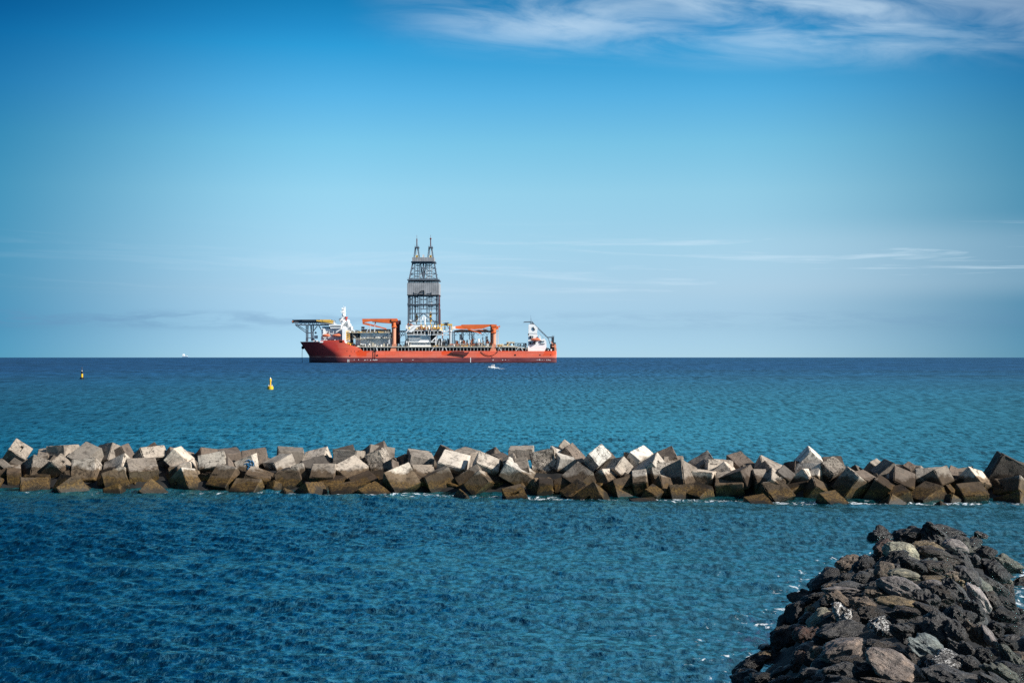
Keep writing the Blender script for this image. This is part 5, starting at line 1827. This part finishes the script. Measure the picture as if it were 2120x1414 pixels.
for k, (xa, xb, ya) in enumerate(((855, 868.6, 511.2), (884.4, 897.6, 511.0))):
    m = SB(); xc = (xa + xb) / 2 + (0.9 if k == 0 else 0.2)
    for d in (14, 24):
        for sx in (-1, 1):
            xb0 = xc + sx * 6.0; xt = xc + sx * 3.4
            m.sbar(xb0, 533, d, xt, 513, 19 + (d - 19) * .5, 0.55); m.sbar(xb0 - sx * 2.2, 533, d, xt - sx * 1.2, 513, 19 + (d - 19) * .5, 0.45)
            for i in range(5):
                f0, f1 = i / 5, (i + 1) / 5
                xo0 = xb0 + (xt - xb0) * f0; xo1 = xb0 + (xt - xb0) * f1
                m.sbar(xo0, 533 - 20 * f0, d, xo1 - sx * 1.8, 533 - 20 * f1, 19 + (d - 19) * (1 - .5 * f1), 0.22)
    m.sbox(xc - 4.4, xc + 4.4, 510.8, 513.4, 14, 24); m.rail(xc - 4.4, xc + 4.4, 510.8, 14, 1.2, 2)
    gp = part(m, 'gin_pole', 'steel', der)
    m = SB(); m.sbar(xc - 1.6, 513, 17, xc - 1.6, 530, 17, 0.4); m.sbar(xc + 1.6, 513, 17, xc + 1.6, 530, 17, 0.4)
    part(m, 'sheave_rails', 'lgrey', gp)
    m = SB(); m.sbox(xc - 2, xc + 2, 528.6, 533, 15, 20)
    part(m, 'sheave', 'yellow', gp)
    m = SB(); m.scyl(xc + 0.3, 494.5, 511, 19, 0.42, 8); m.scyl(xc + 0.3, 487, 494.5, 19, 0.12, 6)
    for i in range(5): m.sbox(xc - 0.9, xc + 1.5, 508 - i * 3.1, 508.6 - i * 3.1, 18.4, 19.6)
    if k == 1: m.sball(xc + 0.3, 494.6, 19, 0.9)
    part(m, 'antenna', 'maroon', gp)
m = SB(); m.sbox(874.6, 877.8, 527.4, 533, 16, 22)
part(m, 'crown_locker', 'lgrey', der)
m = SB()
for x, y0, y1 in ((862.4, 652, 668), (891, 648, 668)):
    m.sbox(x - 1.4, x + 1.4, y0 + 4, y1 - 3, 15, 18); m.sbox(x - 2.4, x + 2.2, y0 + 2, y0 + 5.5, 15, 18); m.sbox(x + 0.4, x + 2.8, y1 - 9, y1 - 3, 14.6, 17)
    m.scyl(x, y0 - 2, y0 + 3, 16.5, 0.5)
    m.scyl(x, y1 - 4, y1 + 3, 16.5, 0.4)
part(m, 'top_drive', 'yellow', der)

# --- aft: flare boom tower
m = SB()
m.sprism([(1093, 727), (1094.5, 672), (1098, 671.4), (1106, 671.8), (1113, 679), (1112, 690), (1113.5, 698), (1118, 703), (1127, 701.5), (1131, 706), (1131.5, 718), (1127.5, 727)], 4, 14)
aft = part(m, 'aft_exhaust_tower', 'white', None, 'tall white exhaust tower near the stern')
m = SB()
m.sbox(1097, 1104, 695.4, 701, 3.3, 3.9); m.sbox(1103.5, 1105.5, 677, 682, 3.3, 3.9); m.sbox(1105.6, 1107.4, 680, 684, 3.3, 3.9)
m.sbox(1096, 1100, 708.5, 713, 3.3, 3.9); m.sbar(1101, 713, 3.4, 1106, 708.6, 3.4, 0.9); m.sbox(1106.4, 1109, 706.6, 712.8, 2, 3.8); m.sbox(1117.5, 1121.5, 705, 709.5, 3.3, 3.9); m.sbox(1123, 1127, 706, 707.6, 3.3, 3.9); m.sbox(1118.5, 1128, 711.4, 712.4, 3.3, 3.9); m.sbox(1093, 1095, 690.6, 694.4, 3.2, 4)
part(m, 'louvres_and_recesses', 'dark', aft)
m = SB()
m.scyl(1117.4, 695, 705, 6, 0.35); m.scyl(1119, 696, 705, 6, 0.3); m.sbox(1114, 1119, 702.4, 703.6, 2.5, 5); m.sbox(1125.6, 1127.2, 700, 704, 5, 7)
m.rail(1096, 1112, 692, 3.8, 1.1, 2)
part(m, 'vent_pipes', 'lgrey', aft)
lifeboat(1099, 1119, 700.2, 706.2, 1.6, 'aft orange lifeboat hung on the white tower', aft)
m = SB()
m.sbar(1099.4, 671, 8, 1099.2, 659, 8, 0.35); m.sbar(1085, 666.9, 8, 1099, 666.6, 8, 0.95); m.sbar(1083, 667.6, 8, 1086, 667.4, 8, 0.4); m.sbox(1097.5, 1104, 668.6, 671.6, 6, 10)
m.sbar(1100, 665.4, 7, 1134.5, 698.6, 7, 0.45); m.sbar(1101, 669.0, 7, 1134.5, 701, 7, 0.4)
for i in range(11):
    f = i / 11; f2 = (i + 1) / 11
    m.sbar(1100 + 34.5 * f, 665.4 + 33.2 * f, 7, 1101 + 33.5 * f2, 669 + 32 * f2, 7, 0.25)
m.sbar(1134.5, 698.6, 7, 1146, 698.2, 7, 1.0); m.sbar(1135, 700, 7, 1138.5, 712, 7, 0.6); m.sbar(1098.8, 652.5, 8, 1099.2, 659, 8, 0.12)
m.sbar(1107, 680, 7, 1126, 701, 7, 0.15); m.sbar(1101, 665.8, 8, 1106, 671.8, 8, 0.8)
part(m, 'flare_boom', 'steel', None, 'thin lattice boom sloping from the white tower to the stern')
m = SB(); m.sbox(1142, 1147, 699.5, 726, 6, 12)
for x in (1143.4, 1146.6): m.scyl(x, 694.5, 700, 8, 0.25, 6)
m.sbox(1139, 1142, 712, 726.6, 8, 12); m.sbox(1147, 1150.5, 709, 726.6, 8, 14)
sg_ = part(m, 'stern_gantry', 'dark', None, 'dark gantry post at the very stern')
m = SB(); m.sbox(1147.8, 1151.6, 713, 721, 5, 9); m.sbox(1143, 1149, 716, 718.4, 4, 6); m.sbar(1140.4, 707, 6, 1145, 713, 6, 0.8); m.sbox(1148, 1152.4, 721.5, 727, 0.8, 5)
part(m, 'stern_fittings', 'salmon', sg_)
machinery('white_deck_gear', 'white', [(722, 745, 688.4, 6, 18), (936, 1012, 717.6, 6, 30), (1030, 1092, 717.8, 6, 22), (915, 934, 686.8, 4, 6)], 41)
machinery('tan_deck_gear', 'beige', [(719, 812, 688.4, 3, 22), (760, 806, 717, 8, 18), (905, 1012, 717.6, 9, 40), (1030, 1092, 717.8, 8, 26), (856, 912, 684, 6, 20)], 42)
machinery('stern_machinery', 'rusty', [(1128, 1150, 727, 8, 24), (1142, 1150, 726, 22, 12)], 31)
machinery('stern_winches', 'steel', [(1126, 1148, 727, 6, 20)], 32)
m = SB(); m.sbox(1048.6, 1065.4, 707.2, 718, 6, 13)
ct = part(m, 'workshop_container', 'beige')
m = SB(); m.sbox(1057, 1060.4, 710, 717, 5.4, 5.9); m.sbox(1050.6, 1053, 709, 712, 5.4, 5.9); m.sbox(1061.6, 1064.6, 711, 717.6, 5.4, 5.9)
part(m, 'container_doors', 'dark', ct)
m = SB(); m.sball(1058.6, 715, 4.4, 1.6)
part(m, 'blue_tank', paint('pale_blue_tank', (0.25, 0.42, 0.55), 0.4))
m = SB(); m.sbox(1044, 1050, 712, 716.4, 4, 8); m.sbox(1066, 1090, 710.2, 711.4, 4, 10)
for x in (1067, 1072.5, 1078, 1083.5, 1088.6): m.sbox(x, x + 1, 711.4, 718.5, 4.4, 5.2)
m.sbox(1066.5, 1090, 716.4, 717.6, 5, 9); m.sbox(1086, 1090.4, 711, 719, 6, 9)
part(m, 'aft_equipment_frame', 'steel')
m = SB(); m.sbox(1028, 1047, 713.4, 714.4, 4, 10); m.sbox(1032, 1034, 712.4, 718, 3.6, 5); m.sbox(1038, 1041.6, 711.4, 718, 3.6, 6)
part(m, 'aft_walkway_gear', 'beige')
# --- things hung on the side
m = SB()
pts = []
for i in range(25):
    f = i / 24
    pts.append(W(997 + 34 * f, 727 + 9.4 * (1 - (2 * f - 1) ** 2) ** 0.8, D0 - 0.5))
m.tube(pts, 0.22, 6)
part(m, 'hanging_hose', 'black', None, 'black hose sagging in a loop over the red side')
m = SB(); m.sprism([(932.5, 730.6), (934.5, 728.8), (971.5, 729.6), (966.5, 735.8)], -1.6, -0.1); m.sbar(934, 730, -1.4, 937.4, 727, -0.2, 0.4); m.sbar(967, 730, -1.4, 972, 727.4, -0.2, 0.4)
m.sbox(939, 961, 727.4, 729, -0.6, 0.2)
part(m, 'folded_gangway', 'maroon', None, 'dark red gangway folded against the hull side')
m = SB(); m.sbar(772.8, 727, -0.3, 773.0, 742.4, -0.3, 0.22); m.sbar(777.6, 727, -0.3, 776.6, 742.4, -0.3, 0.22); m.sbar(776, 723, 0.2, 778, 728, -0.3, 0.9)
part(m, 'mooring_lines', 'black')

# --- motor boat crossing in front of the ship
DB = 700.0
bo = W(1019.5, 763.0, DB); bo.z = sea_z(bo.x, bo.y)
mbt = root('motor_boat', bo, 'small white motor boat under way in front of the red ship', 'boat')
kx = DB / F
cab_col = {'w': paint('boat_white', (0.85, 0.85, 0.84), 0.3, 0.03)}


def bp(px, py, d=0.0):
    return Vector(((px - 1060) * kx, DB + d, bo.z + (762.9 - py) * kx * 0.86))


def hull_loft(x0, x1, py_deck0, py_deck1, beam, pyb, bowfirst=True, nn=16):
    vs, fs = [], []
    for i in range(nn + 1):
        u = i / nn
        s = min(1, u / 0.45); b = beam / 2 * (math.sin(math.pi / 2 * max(0.03, s)) ** 0.8)
        x = x0 + (x1 - x0) * u
        yd = py_deck0 + (py_deck1 - py_deck0) * min(1, u * 1.3)
        rake = 2.0 * (1 - min(1, u / 0.3))
        for (bb, yy, dx_) in ((0, pyb, rake), (0.65, pyb - 0.3, rake * .7), (0.95, (yd + pyb) / 2, rake * .3), (1, yd, 0)):
            vs.append(bp(x + dx_, yy, -b * bb))
        for (bb, yy, dx_) in ((1, yd, 0), (0.95, (yd + pyb) / 2, rake * .3), (0.65, pyb - 0.3, rake * .7)):
            vs.append(bp(x + dx_, yy, b * bb))
    k = 7
    for i in range(nn):
        for j in range(k):
            fs.append((i * k + j, i * k + (j + 1) % k, (i + 1) * k + (j + 1) % k, (i + 1) * k + j))
    fs.append(tuple(range(k))); fs.append(tuple(nn * k + j for j in range(k)))
    return vs, fs


vs_, fs_ = hull_loft(1005.6, 1033.2, 758.6, 759.8, 2.9, 763.6)
m = MB(); m.add(vs_, fs_, True)
m.build('hull', cab_col['w'], mbt)
m = MB()
m.prism([bp(1015, 760, -1.0), bp(1016.4, 757.4, -1.0), bp(1024, 757.2, -1.0), bp(1026, 760, -1.0)], (0, 2.0, 0))
m.box(bp(1011, 0).x, bp(1016, 0).x, DB - .8, DB + .8, bp(0, 759).z, bp(0, 757.6).z)
cbn = m.build('cabin', cab_col['w'], mbt)
m = MB(); m.box(bp(1016.6, 0).x, bp(1024, 0).x, DB - 1.03, DB + 1.03, bp(0, 757.0).z, bp(0, 756.0).z)
m.build('cabin_windows', M['glass'], cbn)
m = MB(); m.box(bp(1016.8, 0).x, bp(1023.8, 0).x, DB - 1.0, DB + 1.0, bp(0, 756.0).z, bp(0, 754.8).z); m.box(bp(1022.6, 0).x, bp(1024.0, 0).x, DB - .1, DB + .1, bp(0, 755).z, bp(0, 753.2).z); m.box(bp(1018.4, 0).x, bp(1024, 0).x, DB - .6, DB + .6, bp(0, 753.4).z, bp(0, 753.0).z)
m.box(bp(1018.6, 0).x, bp(1019, 0).x, DB - .1, DB + .1, bp(0, 755).z, bp(0, 753.2).z)
m.build('flybridge', cab_col['w'], mbt)
foam_m = paint('wake_foam', (0.75, 0.8, 0.83), 0.9, 0.05)
m = MB(); rr = random.Random(2)
for i in range(90):
    u = rr.random() ** 1.2
    x = 1031 + 28 * u; s = (1 - u * 0.75)
    m.ball(bp(x, 763.0, rr.uniform(-1, 1) * (0.6 + 2.0 * u)) - Vector((0, 0, 0.12)), rr.uniform(0.16, 0.34) * s, 5)
for i in range(14):
    m.ball(bp(1006 + 25 * rr.random(), 763.0, -1.4 + rr.uniform(-.3, .2)) - Vector((0, 0, 0.12)), rr.uniform(.12, .24), 5)
wk_ = m.build('wake', foam_m, None, bo)
tag(wk_, 'white wake of foam trailing behind the motor boat', 'wake', None, 'stuff')

# --- far away white vessel on the horizon
DF = 7600.0
fo = W(382, 740, DF); fo.z = sea_z(fo.x, fo.y)
kf = DF / F
fv_ = root('distant_ship', fo, 'tiny white ship far off on the horizon, left of the red ship', 'ship')
zs = lambda py: H - (py - HZ) * kf
m = MB(); m.prism([(fo.x - 4.5 * kf, DF - 5, zs(737.6)), (fo.x - 4 * kf, DF - 5, zs(740.6)), (fo.x + 7.2 * kf, DF - 5, zs(740.6)), (fo.x + 7.6 * kf, DF - 5, zs(737.4))], (0, 10, 0))
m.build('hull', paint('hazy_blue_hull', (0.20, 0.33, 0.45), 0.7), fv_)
m = MB(); m.box(fo.x - 4.0 * kf, fo.x + 0.2 * kf, DF - 4, DF + 4, zs(737.2), zs(733.6)); m.box(fo.x - 3.2 * kf, fo.x - 0.6 * kf, DF - 3, DF + 3, zs(733.6), zs(732.6))
m.build('wheelhouse', M['white'], fv_)
m = MB(); m.box(fo.x + 2.2 * kf, fo.x + 6.4 * kf, DF - 4, DF + 4, zs(737.2), zs(736.2))
m.build('deck_cargo', M['white'], fv_)

# --- buoys
def buoy_at(px, py):
    D = H / ((py - HZ) / F)
    q = W(px, py, D); q.z = sea_z(q.x, q.y)
    return q, D / F


q, k = buoy_at(559.8, 806.0)
by = root('yellow_buoy', q, 'yellow pillar buoy with a wide round float, left of the motor boat', 'buoy')
ym = paint('buoy_yellow', (0.70, 0.40, 0.015), 0.4, 0.08, 2.0)
m = MB(); m.lathe(q, [(5.2 * k, -3 * k), (5.9 * k, -0.5 * k), (6.1 * k, 1.2 * k), (6.1 * k, 5.6 * k), (5.4 * k, 6.6 * k), (2.2 * k, 6.9 * k)], 24)
m.build('float', ym, by)
m = MB(); m.lathe(q, [(2.2 * k, 6.6 * k), (1.7 * k, 8 * k), (1.7 * k, 16.5 * k), (2.3 * k, 17 * k), (2.3 * k, 21 * k), (1.7 * k, 22.5 * k)], 16)
pl = m.build('pillar', ym, by)
m = MB(); m.lathe(q, [(1.0 * k, 22.4 * k), (1.0 * k, 24 * k), (0.4 * k, 24.8 * k)], 12)
m.build('lantern', M['white'], pl)
m = MB()
for sx in (-1, 1):
    m.box(q.x + sx * 3.0 * k - 0.9 * k, q.x + sx * 3.0 * k + 1.1 * k, q.y - 1.5 * k, q.y + 1.5 * k, 7.0 * k, 9.4 * k)
m.build('radar_reflector', M['lgrey'], by)

q, k = buoy_at(169.6, 784.6)
bb = root('black_and_yellow_buoy', q, 'black and yellow banded buoy far out on the left', 'buoy')
m = MB(); m.lathe(q, [(3.6 * k, -2 * k), (4.4 * k, 0), (4.4 * k, 2.6 * k), (3.0 * k, 3.6 * k), (2.3 * k, 3.8 * k)], 20)
m.build('float', M['black'], bb)
m = MB(); m.lathe(q, [(2.3 * k, 3.6 * k), (2.2 * k, 10.8 * k)], 16)
m.build('yellow_band', ym, bb)
m = MB(); m.lathe(q, [(2.2 * k, 10.8 * k), (1.9 * k, 16.4 * k), (0.6 * k, 16.6 * k)], 16)
bd = m.build('black_band', M['black'], bb)
m = MB(); m.lathe(q, [(0.9 * k, 16.4 * k), (0.9 * k, 17.6 * k), (0.3 * k, 18 * k)], 10)
m.build('lantern', M['white'], bd)
m = MB(); m.lathe(q, [(0.3 * k, 17.6 * k), (0.3 * k, 20 * k), (0.95 * k, 20.2 * k), (0.2 * k, 22.6 * k), (0.95 * k, 22.8 * k), (0.2 * k, 25.4 * k)], 10)
m.build('cone_topmark', M['black'], bd)
